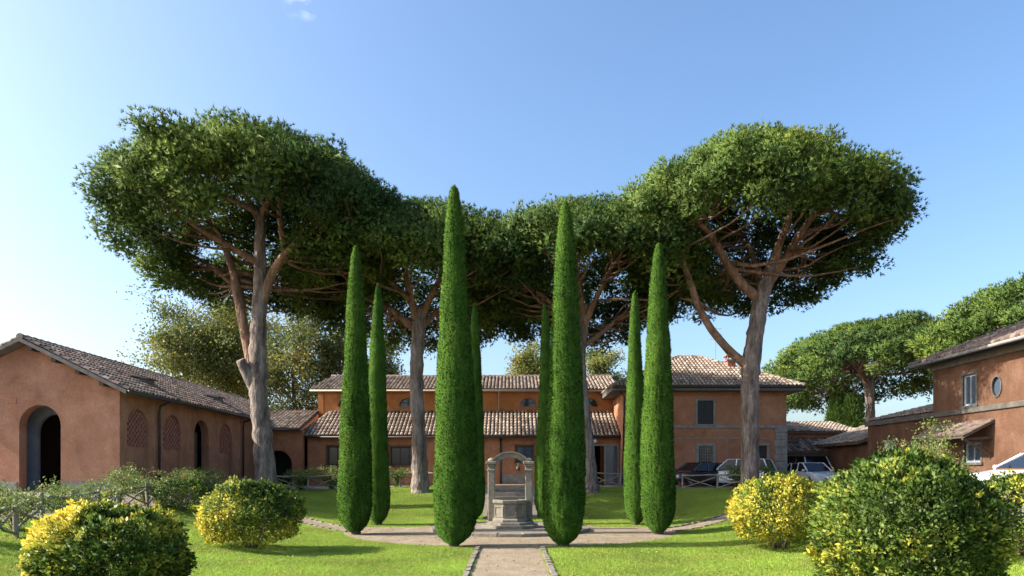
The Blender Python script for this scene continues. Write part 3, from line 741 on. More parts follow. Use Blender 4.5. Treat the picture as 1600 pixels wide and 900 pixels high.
# --- left: long low hall with arched door and brick lattice windows
def left_hall():
    root = empty('terracotta_hall', (-20.4, 29, 1.3), 'long terracotta hall on the left with arched doorway in its gable and brick lattice windows', 'building')
    x0, x1, y0, y1 = -24.3, -16.6, 29.0, 52.0; xa, ze, za = -20.45, 5.72, 7.62
    door = arch(-20.85, -19.08, ZB + .25, 5.02)
    w = MB().wall((0, y0, 0), XU, (0, -1, 0), [(x0, ZB), (x1, ZB), (x1, ze), (xa, za), (x0, ze)], [door], .45)
    w.build('gable_wall', M['stucco_left'], root)
    holes = []
    cs = [(30.45, 'lattice'), (33.55, 'lattice'), (36.75, 'door'), (39.85, 'lattice')]
    for c, k in cs: holes.append(arch(c - .86, c + .86, 1.42 if k == 'door' else 1.5, 4.98))
    m = MB().wall((x1, 0, 0), YU, (1, 0, 0), [(y0 + .452, ZB), (y1, ZB), (y1, ze), (y0 + .452, ze)], holes, .4)
    m.build('side_wall', M['stucco_left'], root)
    m = MB(); m.box(x0, x0 + .3, y0 + .455, y1, ZB, ze - .01); m.box(x0 + .31, x1 - .42, y1 - .3, y1, ZB, ze - .02); m.build('back_wall', M['stucco_left'], root)
    MB().box(x0 + .31, x1 - .42, y0 + .46, y1 - .31, ZB + .1, ZB + .24).build('floor', M['drive'], root)
    MB().box(x1 - 2.0, x1 - 1.8, y0 + .6, y1 - .4, ZB + .25, ze - .3).build('shade_backing', M['dark'], root)  # black sheet painted in for the dark hall behind the lattice
    # lower plastered panel and brick lattice in the blind arches
    for c, k in cs:
        if k == 'lattice':
            MB().box(x1 - .30, x1 - .14, c - .855, c + .855, 1.5, 3.30).build('panel', M['stucco_left'], root)
            m = MB(); row = 0; z = 3.30; zs = 4.98 - .86
            while z < 4.96:
                half = .855 if z + .1 < zs else math.sqrt(max(0, .86 ** 2 - (z + .1 - zs) ** 2))
                off = 0 if row % 2 else .14; y = c - 1.12 + off
                while y < c + 1.2:
                    a, b = max(y, c - half), min(y + .15, c + half)
                    if b - a > .03: m.box(x1 - .14, x1 - .085, a, b, z, z + .13)
                    y += .28
                z += .13; row += 1
            tag(m.build('brick_lattice', M['brick'], root), kind='stuff')
    m = MB().box(x1 - .32, x1 - .27, 36.75 - .86, 36.75 + .05, 1.43, 4.3); m.build('door_leaf', M['wood_dark'], root)
    # gable doorway: pale inner wall and a darker inner arch
    m = MB().wall((0, y0 + 1.6, 0), XU, (0, -1, 0), rect(-23.5, -18.3, ZB + .25, 5.4), [arch(-21.18, -19.6, ZB + .26, 4.75)], .2)
    m.build('inner_arch_wall', M['bluegrey'], root)
    MB().box(-21.35, -20.95, y0 - .03, y0 + .1, 5.06, 5.34).build('plaque', M['stucco_mid'], root, bevel=.02)
    MB().box(x0 - .03, -20.93, y0 - .04, y0 + .2, ZB, 1.75).build('plinth', M['stone_grey'], root)
    MB().box(-19.0, x1 + .035, y0 - .04, y0 + .2, ZB, 1.75).build('plinth', M['stone_grey'], root)
    MB().box(x1 - .35, x1 + .05, y0 - .05, y0 + .5, 1.76, ze - .06).build('corner_pilaster', M['stucco_left'], root)
    ov = .62; k = (za - ze) / (x1 - xa); yv = y0 - .55; ye = y1 + .3; t = .16
    er, el = (x1 + ov, ze - ov * k + t), (x0 - ov, ze - ov * k + t); rz = za + t
    fr = [(er[0], yv, er[1]), (er[0], ye, er[1]), (xa, ye, rz), (xa, yv, rz)]; fl = [(el[0], yv, el[1]), (el[0], ye, el[1]), (xa, ye, rz), (xa, yv, rz)]
    ro = roof(root, [fr, fl], .12, 'tiles_dark', 'eave', spacing=.27, seed=3, ridges=[((xa, yv, rz), (xa, ye, rz))])
    # verge boards, purlin ends, gutter
    for (ex, ez) in (er, el):
        m = MB(); a = Vector((ex, yv - .04, ez - .03)); b = Vector((xa, yv - .04, rz - .03))
        m.hexa([(p.x, p.y + dy, p.z + dz) for dz in (-.13, .02) for dy in (0, .045) for p in (a, b)]); m.build('verge_board', M['eave'], ro)
    for f in (.12, .38, .64, .9):
        x = x1 + (xa - x1) * f; z = ze + (za - ze) * f; MB().box(x - .09, x + .09, yv + .04, y0 + .2, z - .17, z + .01).build('purlin_end', M['wood_dark'], root)
    pipe(ro, [(er[0] + .07, yv + .05, er[1] - .06), (er[0] + .07, ye, er[1] - .06)], .08, 'pipe', 'gutter')
    for y in (32.1, 42.2):
        pipe(root, [(er[0] + .05, y, er[1] - .1), (x1 + .16, y, ze - .45), (x1 + .12, y, ze - .8), (x1 + .12, y, 1.2)], .055)
    for y in (33.0, 41.0):     # little raised hatches in the roof
        x = x1 - 1.2; z = ze + (za - ze) * (1.2 / (x1 - xa)) + t
        m = MB().box(x - .35, x + .4, y - .4, y + .4, z - .3, z + .22); hh = m.build('roof_hatch', M['eave'], ro)
        MB().slab([(x + .52, y - .5, z + .21), (x + .52, y + .5, z + .21), (x - .48, y + .5, z + .40), (x - .48, y - .5, z + .40)], .06).build('hatch_lid', M['eave'], root)
left_hall()

# --- low link between the hall and the middle house
def link_house():
    root = empty('link_building', (-15.2, 44.6, 1.35), 'low terracotta link with a dark arched opening between the left hall and the middle house', 'building')
    x0, x1, y0, y1 = -16.55, -13.55, 44.6, 50.0; ze, za = 4.95, 6.45
    MB().wall((0, y0, 0), XU, (0, -1, 0), rect(x0, x1, ZB, ze), [arch(-16.1, -14.25, ZB + .3, 3.62)], .4).build('front_wall', M['stucco_mid'], root)
    MB().box(x0, x1, y1 - .3, y1, ZB, za - .1).build('back_wall', M['stucco_mid'], root)
    MB().box(x0, x1, y0 + .41, y1 - .31, ZB, ZB + .28).build('floor', M['drive'], root)
    MB().box(x0, x1, y0 + 1.6, y0 + 1.8, ZB + .3, ze - .2).build('shade_backing', M['dark'], root)  # black sheet in place of the shade inside the arch
    roof(root, [[(x0 + .1, y0 - .5, ze + .02), (x1 - .02, y0 - .5, ze + .02), (x1 - .02, y0 + 4.1, za + .1), (x0 + .1, y0 + 4.1, za + .1)]], .1, 'tiles', seed=11)
    pipe(root, [(x0 + .1, y0 - .56, ze - .03), (x1 - .05, y0 - .56, ze - .03)], .06, 'pipe', 'gutter')
    pipe(root, [(x0 + .55, y0 - .1, ze - .1), (x0 + .55, y0 - .1, 1.2)], .055)
link_house()

# --- middle house, two steps of roof
def mid_house():
    root = empty('terracotta_farmhouse', (-3, 45.5, 1.35), 'long terracotta house behind the well with two tiers of tiled roof and half-round windows', 'building')
    x0, x1, y0 = -13.5, 7.25, 45.5; ze = 4.62
    W = [(-12.15, -10.9, 2.68, 3.9), (-7.95, -6.15, 2.68, 3.86), (.42, 1.5, 2.9, 3.92), (-3.7, -2.5, 2.68, 3.88), (5.42, 7.15, ZB + .35, 3.95), (3.0, 4.1, 2.68, 3.88)]
    MB().wall((0, y0, 0), XU, (0, -1, 0), rect(x0, x1, ZB, ze), [rect(*w) for w in W], .35).build('front_wall', M['stucco_mid'], root)
    for i, w in enumerate(W):
        if i == 4: continue
        frame_window(root, (0, y0, 0), XU, (0, -1, 0), *w, trim=.12, trim_mat='stucco_shaded', pane='glass_blue' if i == 2 else 'glass', nx=2 if i != 1 else 3, nz=1, bar_mat='shutter')
    # wide glazed doorway: one leaf open, one of bluish glass
    u0, u1, z0, z1 = W[4]; um = (u0 + u1) / 2 + .05
    d = MB(); d.box(u0 - .09, u0, y0 - .03, y0 + .3, z0, z1); d.box(um - .05, um + .05, y0 + .1, y0 + .2, z0, z1); d.box(u1, u1 + .09, y0 - .03, y0 + .3, z0, z1)
    d.box(u0 - .09, u1 + .09, y0 - .03, y0 + .3, z1, z1 + .1); dd = d.build('door', M['stone_grey'], root)
    MB().box(um + .05, u1, y0 + .13, y0 + .16, z0, z1).build('pane', M['glass_blue'], dd)
    MB().box(u0, um, y0 + 2.6, y0 + 2.7, z0, z1 + .3).build('shade_backing', M['dark'], root)  # black sheet in place of the shade behind the open leaf
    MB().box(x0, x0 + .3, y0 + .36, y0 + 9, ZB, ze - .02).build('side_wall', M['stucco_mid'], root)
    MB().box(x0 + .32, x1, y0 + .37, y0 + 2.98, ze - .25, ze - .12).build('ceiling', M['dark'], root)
    MB().box(x0 + .32, x1, y0 + .37, y0 + 9, ZB, ZB + .3).build('floor', M['drive'], root)
    MB().box(-.55, .95, y0 - .03, y0 + .1, ZB, 2.05).build('plinth', M['stone_grey'], root)
    pipe(root, [(-.62, y0 - .09, ze - .1), (-.62, y0 - .09, 1.2)], .06, 'pipe')
    # upper tier
    yu, zu0, zu1 = 48.5, 6.3, 8.02
    L = [arch(c - .6, c + .6, 6.86, 7.46) for c in (-11.6, -7.27, -2.95, 1.27, 5.64)]
    MB().wall((0, yu, 0), XU, (0, -1, 0), rect(x0 - .1, x1 + .4, 4.4, zu1), L, .3).build('upper_wall', M['stucco_up'], root)
    for c in (-11.6, -7.27, -2.95, 1.27, 5.64):
        m = MB()
        m.box(c - .62, c + .62, yu - .06, yu + .05, 6.80, 6.86)
        for k in range(14):
            a0, a1 = math.pi * k / 14, math.pi * (k + 1) / 14
            m.hexa([(c + rr * math.cos(a), yy, 6.86 + rr * math.sin(a)) for rr in (.6, .70) for yy in (yu - .04, yu + .04) for a in (a0, a1)])
        w = m.build('window', M['stucco_mid'], root)
        MB().box(c - .64, c + .64, yu + .2, yu + .23, 6.84, 7.5).build('pane', M['glass'], w)
        m = MB(); m.box(c - .025, c + .025, yu + .14, yu + .19, 6.86, 7.45); m.box(c - .5, c + .5, yu + .145, yu + .185, 7.12, 7.16); m.build('glazing_bar', M['wood_dark'], w)
    for x in (x0 - .13, -9.5, -5.1, -.85, 3.4):
        MB().box(x, x + .38, yu - .05, yu + .1, zu0, zu1 - .01).build('pilaster', M['stucco_up'], root)
    MB().box(x0 - .1, x0 + .2, yu + .31, yu + 7, 4.4, zu1).build('side_wall', M['stucco_up'], root)
    MB().box(x0 - .1, x1 + .4, yu + 7.02, yu + 7.3, ZB, zu1).build('back_wall', M['stucco_up'], root)
    # roofs
    k = (6.48 - 4.62) / 3.0
    low = [(x0 - .55, y0 - .55, ze - .05), (x1 + .02, y0 - .55, ze - .05), (x1 + .02, yu - .01, 6.5), (x0 + .75, yu - .01, 6.5)]
    r1 = roof(root, [low], .11, 'tiles', seed=21)
    left = [(x0 - .55, yu + 3, ze - .05), (x0 - .55, y0 - .55, ze - .05), (x0 + .75, yu - .01, 6.5), (x0 + .75, yu + 3, 6.5)]
    roof(root, [left], .11, 'tiles', seed=25)
    up = [(x0 - .6, yu - .55, zu1 - .03), (x1 + .5, yu - .55, zu1 - .03), (x1 + .5, yu + 3.5, 9.45), (x0 - .1, yu + 3.5, 9.45)]
    upb = [(x0 - .6, yu + 7.6, zu1 - .03), (x1 + .5, yu + 7.6, zu1 - .03), (x1 + .5, yu + 3.5, 9.45), (x0 - .1, yu + 3.5, 9.45)]
    r2 = roof(root, [up, upb], .11, 'tiles', seed=23, ridges=[((x0 - .1, yu + 3.5, 9.45), (x1 + .5, yu + 3.5, 9.45))])
    pipe(r1, [(x0 - .5, y0 - .62, ze - .12), (x1 - .02, y0 - .62, ze - .12)], .06, 'pipe', 'gutter')
    pipe(r2, [(x0 - .55, yu - .62, zu1 - .1), (x1 - .1, yu - .62, zu1 - .1)], .065, 'pipe_pale', 'gutter')
    pipe(root, [(-.8, yu - .6, zu1 - .12), (-.8, yu - .13, zu1 - .35), (-.8, yu - .13, 6.5)], .06, 'pipe_pale')
    m = MB(); m.tube([(5.62, y0, 4.38), (5.62, y0 - .3, 4.42)], .03, 6); lm = m.build('wall_lamp', M['iron'], root)
    MB().lathe(5.62, y0 - .32, [(.03, 4.42), (.16, 4.30), (.17, 4.26), (.11, 4.14), (.02, 4.12)], 12).build('lamp_shade', M['white_paint'], lm, smooth=True)
mid_house()

# --- villa with the hipped roof
def villa():
    root = empty('hipped_roof_villa', (12.5, 44, 1.35), 'two-storey terracotta villa with hipped tile roof and grey corner stones behind the right pine', 'building')
    x0, x1, y0, y1, ze = 7.3, 17.8, 44.0, 53.0, 7.72
    W = [(12.08, 13.1, 5.28, 6.8), (12.15, 13.05, 2.62, 3.86), (15.75, 16.55, ZB + .36, 3.9), (9.2, 10.1, 5.28, 6.8), (9.2, 10.1, 2.62, 3.86)]
    MB().wall((0, y0, 0), XU, (0, -1, 0), rect(x0, x1, ZB, ze), [rect(*w) for w in W], .4).build('front_wall', M['stucco_house'], root)
    for i, w in enumerate(W):
        if i in (0, 3):
            win = frame_window(root, (0, y0, 0), XU, (0, -1, 0), *w, trim=.13, pane='shutter', nx=2, nz=4, bar=.035, bar_mat='iron', depth=.1)
        elif i in (1, 4):
            win = frame_window(root, (0, y0, 0), XU, (0, -1, 0), *w, trim=.2, pane='glass', nx=6, nz=7, bar=.028, bar_mat='stone_grey', depth=.12)
        else:
            frame_window(root, (0, y0, 0), XU, (0, -1, 0), *w, trim=.16, pane='shutter', nx=2, nz=2, sill=False, name='door')
    MB().wall((x0, 0, 0), YU, (-1, 0, 0), rect(y0 + .402, y1, ZB, ze), [], .4).build('side_wall', M['stucco_house'], root)
    MB().wall((x1, 0, 0), YU, (1, 0, 0), rect(y0 + .402, y1, ZB, ze), [], .4).build('side_wall', M['stucco_house'], root)
    MB().box(x0 + .4, x1 - .4, y1 - .4, y1, ZB, ze - .02).build('back_wall', M['stucco_house'], root)
    m = MB(); m.box(x0 - .07, x1 + .07, y0 - .07, y0 - .001, 5.02, 5.22); m.build('string_course', M['stone_grey'], root, bevel=.015)
    m = MB(); m.box(x0 - .12, x1 + .12, y0 - .12, y0 - .001, ze - .32, ze - .02); m.build('cornice', M['eave'], root, bevel=.03)
    m = MB(); m.box(x0 - .12, x0 - .001, y0, y1, ze - .32, ze - .02); m.build('cornice', M['eave'], root)
    m = MB(); m.box(9.0, x1 - .9, y0 - .012, y0 - .001, 4.36, 4.42); m.box(13.95, 14.0, y0 - .012, y0 - .001, 2.4, 4.35); m.build('moulding', M['stone_grey'], root)
    z = 1.0; i = 0
    rg = random.Random(4)
    while z < 4.9:
        hgt = .47; w = .78 if i % 2 == 0 else .70
        MB().box(x1 - w, x1 + .055, y0 - .055, y0 + .38, z, z + hgt - .02).build('quoin_stone', M['stone_grey'], root, bevel=.02); z += hgt; i += 1
    o = .85; zl = ze - .08; A = (x0 - o, y0 - o, zl); B = (x1 + o, y0 - o, zl); C = (x1 + o, y1 + o, zl); D = (x0 - o, y1 + o, zl)
    ra, rb = (11.85, 48.5, 10.35), (13.3, 48.5, 10.35)
    ro = roof(root, [[A, B, rb, ra], [B, C, rb], [C, D, ra, rb], [D, A, ra]], .1, 'tiles', 'eave', spacing=.25, seed=31,
              ridges=[(A, ra), (B, rb), (ra, rb), (C, rb), (D, ra)])
    m = MB(); m.box(x0 - o + .02, x1 + o - .02, y0 - o + .02, y1 + o - .02, zl - .28, zl - .12); m.build('eave_soffit', M['eave'], root)
    pipe(root, [(x0 - o, y0 - o - .07, zl - .05), (x1 + o, y0 - o - .07, zl - .05)], .075, 'pipe', 'gutter')
    pipe(root, [(x0 - o + .2, y0 - o - .05, zl - .1), (x0 + .05, y0 - .15, zl - .6), (x0 - .1, y0 - .1, 1.2)], .05, 'pipe')
    m = MB().box(14.75, 15.3, 46.3, 46.85, 8.3, 9.75); c = m.build('chimney', M['brick'], root, bevel=.01)
    m = MB(); m.box(14.68, 15.37, 46.23, 46.92, 9.75, 9.85)
    for dx in (0, .47):
        for dy in (0, .47): m.box(14.75 + dx, 14.83 + dx, 46.3 + dy, 46.38 + dy, 9.85, 10.1)
    m.slab([(14.62, 46.2, 10.1), (15.43, 46.2, 10.1), (15.2, 46.57, 10.3), (14.85, 46.57, 10.3)], .06); m.slab([(14.62, 46.95, 10.1), (15.43, 46.95, 10.1), (15.2, 46.58, 10.3), (14.85, 46.58, 10.3)], .06)
    m.build('chimney_cap', M['brick'], c)
    m = MB(); ax, ay = 14.6, 48.5; m.tube([(ax, ay, 9.6), (ax, ay, 12.6)], .02, 5)
    for i, z in enumerate((11.6, 12.0, 12.4)):
        m.tube([(ax - .5, ay - .1, z), (ax + .5, ay + .1, z)], .012, 4)
        for k in range(6): xx = ax - .45 + k * .18; m.tube([(xx, ay - .1, z - .16), (xx, ay - .1, z + .16)], .008, 4)
    m.build('aerial', M['rim'], root)
villa()

# --- open shed right of the villa
def shed():
    root = empty('open_shed', (20.6, 47, 1.35), 'low open shed with tiled roofs between the villa and the right building', 'building')
    x0, x1, y0 = 17.95, 24.5, 47.4
    for x in (18.15, 20.9, 23.8): MB().box(x - .14, x + .14, y0, y0 + .28, ZB, 3.95).build('post', M['stucco_shaded'], root)
    MB().box(x0, x1, y0 + .31, y0 + .5, 3.9, 4.95).build('front_wall', M['stucco_house'], root)
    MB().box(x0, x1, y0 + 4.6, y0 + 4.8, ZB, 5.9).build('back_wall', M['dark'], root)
    roof(root, [[(x0, y0 - 2.1, 3.55), (22.3, y0 - 2.1, 3.55), (22.3, y0 + .3, 4.55), (x0, y0 + .3, 4.55)]], .09, 'tiles_dark', seed=41)
    roof(root, [[(x0, y0 - .15, 4.98), (x1, y0 - .15, 4.98), (x1, y0 + 4.7, 6.0), (x0, y0 + 4.7, 6.0)]], .09, 'tiles', seed=42)
    MB().box(x0, 22.3, y0 - 2.0, y0 - 1.85, 3.25, 3.44).build('beam', M['wood_dark'], root)
    for x in (18.1, 22.1): MB().box(x - .07, x + .07, y0 - 2.0, y0 - 1.86, ZB, 3.24).build('post', M['wood_dark'], root)
shed()

# --- right building: tall block with a lower wing behind it
def right_house():
    root = empty('right_terracotta_house', (21, 30, 1.3), 'terracotta building at the right edge with oval window and grey string course', 'building')
    X, y0, y1, ze = 21.0, 17.0, 33.9, 7.5
    W = [(30.78, 31.62, 5.2, 6.62)]
    oval = [(29.45 + .27 * math.cos(a * math.pi / 10), 5.86 + .42 * math.sin(a * math.pi / 10)) for a in range(20)]
    low = [(30.45, 31.55, 2.6, 3.5), (26.6, 27.5, 2.6, 3.7), (23.5, 24.4, 2.6, 3.7), (26.6, 27.5, 5.2, 6.62)]
    MB().wall((X, 0, 0), YU, (-1, 0, 0), rect(y0, y1, ZB, ze), [rect(*W[0]), oval] + [rect(*l) for l in low], .35).build('side_wall', M['stucco_shaded'], root)
    frame_window(root, (X, 0, 0), YU, (-1, 0, 0), *W[0], trim=.13, trim_mat='stone_shaded', pane='glass_blue', nx=2, nz=1, bar=.06, bar_mat='bluegrey', depth=.09)
    m = MB(); n = 20
    for k in range(n):
        a0, a1 = 2 * math.pi * k / n, 2 * math.pi * (k + 1) / n
        m.hexa([(xx, 29.45 + .27 * s * math.cos(a), 5.86 + .42 * (s if s == 1 else 1.13) * math.sin(a)) for xx in (X + .05, X - .05) for s in (1, 1.2) for a in (a0, a1)])
    w = m.build('oval_window', M['stone_shaded'], root)
    MB().box(X + .08, X + .11, 29.1, 29.8, 5.4, 6.32).build('pane', M['glass_blue'], w)
    for l in low: frame_window(root, (X, 0, 0), YU, (-1, 0, 0), *l, trim=.1, trim_mat='stone_shaded', pane='glass_blue', nx=2, nz=1, bar=.06, bar_mat='bluegrey', depth=.12)
    MB().box(X + .36, X + 9, y1 - .36, y1 - .01, ZB, ze - .01).build('end_wall', M['stucco_shaded'], root)
    MB().box(X + .36, X + 9, y0, y0 + .3, ZB, ze - .01).build('front_wall', M['stucco_shaded'], root)
    MB().box(X - .09, X - .001, y0, 40.3, 4.86, 5.10).build('string_course', M['stone_shaded'], root, bevel=.02)
    MB().box(X - .13, X - .001, y0, y1 + .1, ze - .34, ze - .03).build('cornice', M['eave'], root, bevel=.03)
    o = .75; zl = ze + .02; A = (X - o, y1 + o, zl); B = (X - o, y0, zl); C = (X + 5, y0, 10.0); D = (X + 5, y1 - 4.4, 10.0); E = (X + 10, y1 + o, zl)
    roof(root, [[B, A, D, C], [A, E, D]], .11, 'tiles_dark', 'eave', spacing=.28, seed=51, ridges=[(A, D), (D, C)])
    pipe(root, [(X - o - .07, y0, zl - .05), (X - o - .07, y1 + o, zl - .05)], .08, 'eave_grey', 'gutter')
    # lower wing
    Wl = [(37.5, 38.3, 2.75, 3.85), (35.0, 35.75, 2.75, 3.75)]
    MB().wall((X + .06, 0, 0), YU, (-1, 0, 0), rect(y1 + .01, 40.2, ZB, 5.1), [rect(*w) for w in Wl], .3).build('wing_wall', M['stucco_shaded'], root)
    for w_ in Wl: frame_window(root, (X + .06, 0, 0), YU, (-1, 0, 0), *w_, trim=.1, pane='glass_blue', nx=3, nz=3, bar=.05, bar_mat='white_paint', depth=.08)
    MB().box(X + .37, X + 7, 39.9, 40.19, ZB, 5.08).build('wing_wall', M['stucco_shaded'], root)
    roof(root, [[(X - .02, 40.35, 5.14), (X - .02, y1 + .02, 5.14), (X + 5, y1 + .02, 6.35), (X + 5, 40.35, 6.35)]], .08, 'tiles', seed=55)
    roof(root, [[(X - .45, 46.9, 3.95), (X - .45, 40.4, 3.95), (X + 4.5, 40.4, 5.75), (X + 4.5, 46.9, 5.75)]], .1, 'tiles', seed=56)
    MB().box(X + .3, X + .6, 40.4, 46.8, ZB, 4.0).build('wing_wall', M['stucco_shaded'], root)
    # porch roof on the wall
    pr = roof(root, [[(X - 1.35, 33.4, 3.72), (X - 1.35, 29.6, 3.72), (X - .01, 29.6, 4.42), (X - .01, 33.4, 4.42)]], .08, 'tiles_dark', 'eave', seed=57)
    for y in (29.75, 33.25):
        m = MB(); m.tube([(X - 1.25, y, 3.62), (X - .02, y, 2.9)], .06, 6); m.tube([(X - 1.3, y, 3.6), (X, y, 3.66)], .06, 6); m.build('bracket', M['wood_dark'], root)
    m = MB(); m.tube([(X + 2.6, 30.5, 8.7), (X + 2.6, 30.5, 10.4)], .03, 5); m.tube([(X + 2.3, 30.5, 10.3), (X + 2.9, 30.5, 10.3)], .02, 5); m.build('aerial', M['brick'], root)
right_house()

# ------------------------------------------------------------------ the well
def well():
    cx, cy = 0.0, 25.3
    root = empty('garden_well', (cx, cy, .0), 'weathered stone well with two pillars and an arch, in the middle of the cypress ring', 'well')
    st = M['stone_well']
    # paved round platform in blocks
    n = 22
    for k in range(n):
        a0, a1 = 2 * math.pi * k / n + .004, 2 * math.pi * (k + 1) / n - .004
        m = MB(); r0, r1 = 2.5, 2.95; dz = rng.uniform(-.008, .008)
        m.hexa([(cx + r * math.cos(a), cy + r * math.sin(a), z) for z in (-.05, .13 + dz) for r in (r1, r0) for a in (a0, a1)])
        m.build('platform_stone', M['stone_kerb'], root, bevel=.015)
    MB().lathe(cx, cy, [(2.49, -.02), (2.49, .115), (.5, .12)], 40).build('platform', M['drive'], root)
    for i, (r, z0, z1) in enumerate(((1.12, .115, .22), (.90, .22, .32))):
        MB().lathe(cx, cy, [(r, z0), (r, z1), (r - .02, z1 + .012)], 8, math.pi / 8).build('step', st, root, bevel=.015)
    # octagonal basin with sunk panels
    zb = .325; ph = math.pi / 8
    prof = [(.70, zb), (.70, zb + .09), (.65, zb + .13), (.61, zb + .16), (.61, zb + .62), (.64, zb + .66), (.69, zb + .70), (.70, zb + .80), (.67, zb + .81), (.48, zb + .81), (.46, zb + .4), (.1, zb + .38)]
    b = MB().lathe(cx, cy, prof, 8, ph).build('basin', st, root, bevel=.012)
    for k in range(8):
        a = 2 * math.pi * k / 8; ap = .61 * math.cos(math.pi / 8); hw = .61 * math.sin(math.pi / 8)
        c = Vector((cx + math.cos(a) * ap, cy + math.sin(a) * ap, 0)); t = Vector((-math.sin(a), math.cos(a), 0)); nn = Vector((math.cos(a), math.sin(a), 0)); m = MB()
        for (u0, u1, z0, z1) in ((-hw + .01, -hw + .06, .18, .60), (hw - .06, hw - .01, .18, .60), (-hw + .06, hw - .06, .18, .23), (-hw + .06, hw - .06, .55, .60)):
            m.hexa([c + t * u + nn * dd + Vector((0, 0, zb + z)) for z in (z0, z1) for dd in (.028, -.02) for u in (u0, u1)])
        m.build('panel_frame', st, b)
    # pillars
    for s in (-1, 1):
        x = cx + s * .70; m = MB(); w = .135
        m.box(x - w - .05, x + w + .05, cy + .2, cy + .57, .115, .33); m.build('pillar_base', st, root, bevel=.02)
        m = MB(); m.box(x - w, x + w, cy + .25, cy + .52, .33, 2.36)
        pl = m.build('pillar', st, root, bevel=.025)
        m = MB(); m.box(x - w - .03, x + w + .03, cy + .22, cy + .55, 2.20, 2.26); m.box(x - w - .02, x + w + .02, cy + .23, cy + .54, 2.36, 2.45); m.box(x - w - .07, x + w + .07, cy + .18, cy + .59, 2.45, 2.56)
        m.lathe(x, cy + .385, [(.14, 2.56), (.15, 2.62), (.08, 2.68), (.03, 2.69)], 8)
        m.build('capital', st, pl, bevel=.015)
    m = MB(); n = 16; cz = 2.20
    for k in range(n):
        a0, a1 = math.pi * (.10 + .80 * k / n), math.pi * (.10 + .80 * (k + 1) / n)
        m.hexa([(cx + r * math.cos(a) * 1.04, yy, cz + r * math.sin(a) * (.92)) for r in (.56, .74) for yy in (cy + .28, cy + .49) for a in (a1, a0)])
    ar = m.build('arch', st, root)
    m = MB()
    for k in range(n):
        a0, a1 = math.pi * (.10 + .80 * k / n), math.pi * (.10 + .80 * (k + 1) / n)
        m.hexa([(cx + r * math.cos(a) * 1.04, yy, cz + r * math.sin(a) * (.92)) for r in (.742, .80) for yy in (cy + .24, cy + .53) for a in (a1, a0)])
    m.build('arch_moulding', st, ar)
    m = MB().tube([(.30, cy + .30, 2.52), (.30, cy + .22, 2.36)], .012, 5); m.lathe(.30, cy + .22, [(.02, 2.2), (.07, 2.22), (.09, 2.29), (.07, 2.36), (.02, 2.38)], 10); m.build('pulley', M['iron'], root)
well()

# garden steps behind the well, up to the house
def steps():
    root = empty('garden_steps', (0, 33, .6), 'short flight of stone steps up the bank behind the well', 'steps')
    n = 7
    for i in range(n):
        y = 31.6 + i * .56; z1 = .19 * (i + 1)
        m = MB()
        m.box(-1.05, 1.05, y, y + .58, z1 - .45, z1); m.build('step', M['stone_kerb'], root, bevel=.02)
    m = MB(); 
    for s in (-1, 1):
        MB().hexa([(s * 1.06 + dx, y, z) for (za_, zb_) in ((0, 0),) for dz in (-.3, .12) for y, z in ((31.4, .0 + dz), (35.7, 1.36 + dz)) for dx in ((0, .2) if s > 0 else (-.2, 0))]).build('side_kerb', M['stone_kerb'], root)
steps()

# ------------------------------------------------------------------ rustic fences
def post_mesh():
    m = MB(); m.tube([(0, 0, -.25), (.004, 0, .3), (0, .004, .86), (0, 0, .88)], [.058, .055, .052, .03], 8, .15, 2); me = m.mesh('post', smooth=True); me.materials.append(M['wood_grey']); return me
POST = post_mesh()
def fence(label, pts, hgt=.80):
    c = pts[len(pts) // 2]; z0 = G(*c)
    root = empty('rustic_fence', (c[0], c[1], z0), label, 'fence', 'rustic crossed-pole fences')
    rg = random.Random(len(pts))
    for i, (x, y) in enumerate(pts):
        o = link('post', POST, None, root, (x, y, G(x, y)), (rg.uniform(-.05, .05), rg.uniform(-.05, .05), rg.random() * 6))
        if i < len(pts) - 1:
            x2, y2 = pts[i + 1]; za, zb = G(x, y), G(x2, y2)
            MB().tube(curved((x - .02, y, za + hgt), (x2, y2, zb + hgt + .01), .012, 4, rg), [.042, .045, .04, .04, .036], 7, .15, i).build('rail', M['wood_grey'], root, smooth=True)
            MB().tube(curved((x, y - .05, za + .10), (x2, y2 - .05, zb + hgt - .07), .01, 3, rg), .03, 6, .15, i).build('brace', M['wood_grey'], root, smooth=True)
            MB().tube(curved((x, y + .04, za + hgt - .07), (x2, y2 + .04, zb + .10), .01, 3, rg), .03, 6, .15, i).build('brace', M['wood_grey'], root, smooth=True)
def along(pts, step):
    out = []; 
    for (a, b), (c, d) in zip(pts[:-1], pts[1:]):
        L = math.hypot(c - a, d - b); n = max(1, round(L / step)); out += [(a + (c - a) * i / n, b + (d - b) * i / n) for i in range(n)]
    return out + [pts[-1]]
fence('grey pole fence with crossed braces behind the left front shrub', along([(-10.4, 13.4), (-11.6, 17), (-12.6, 22), (-13.0, 28), (-12.9, 33)], 1.75), .72)
fence('grey pole fence with crossed braces at the back lawn left of the well', along([(-12.6, 36.4), (-8, 39.2), (-1.5, 40.4)], 1.8))
fence('grey pole fence with crossed braces at the back lawn right of the well', along([(1.5, 40.4), (8, 39.2), (13, 36.4)], 1.8))

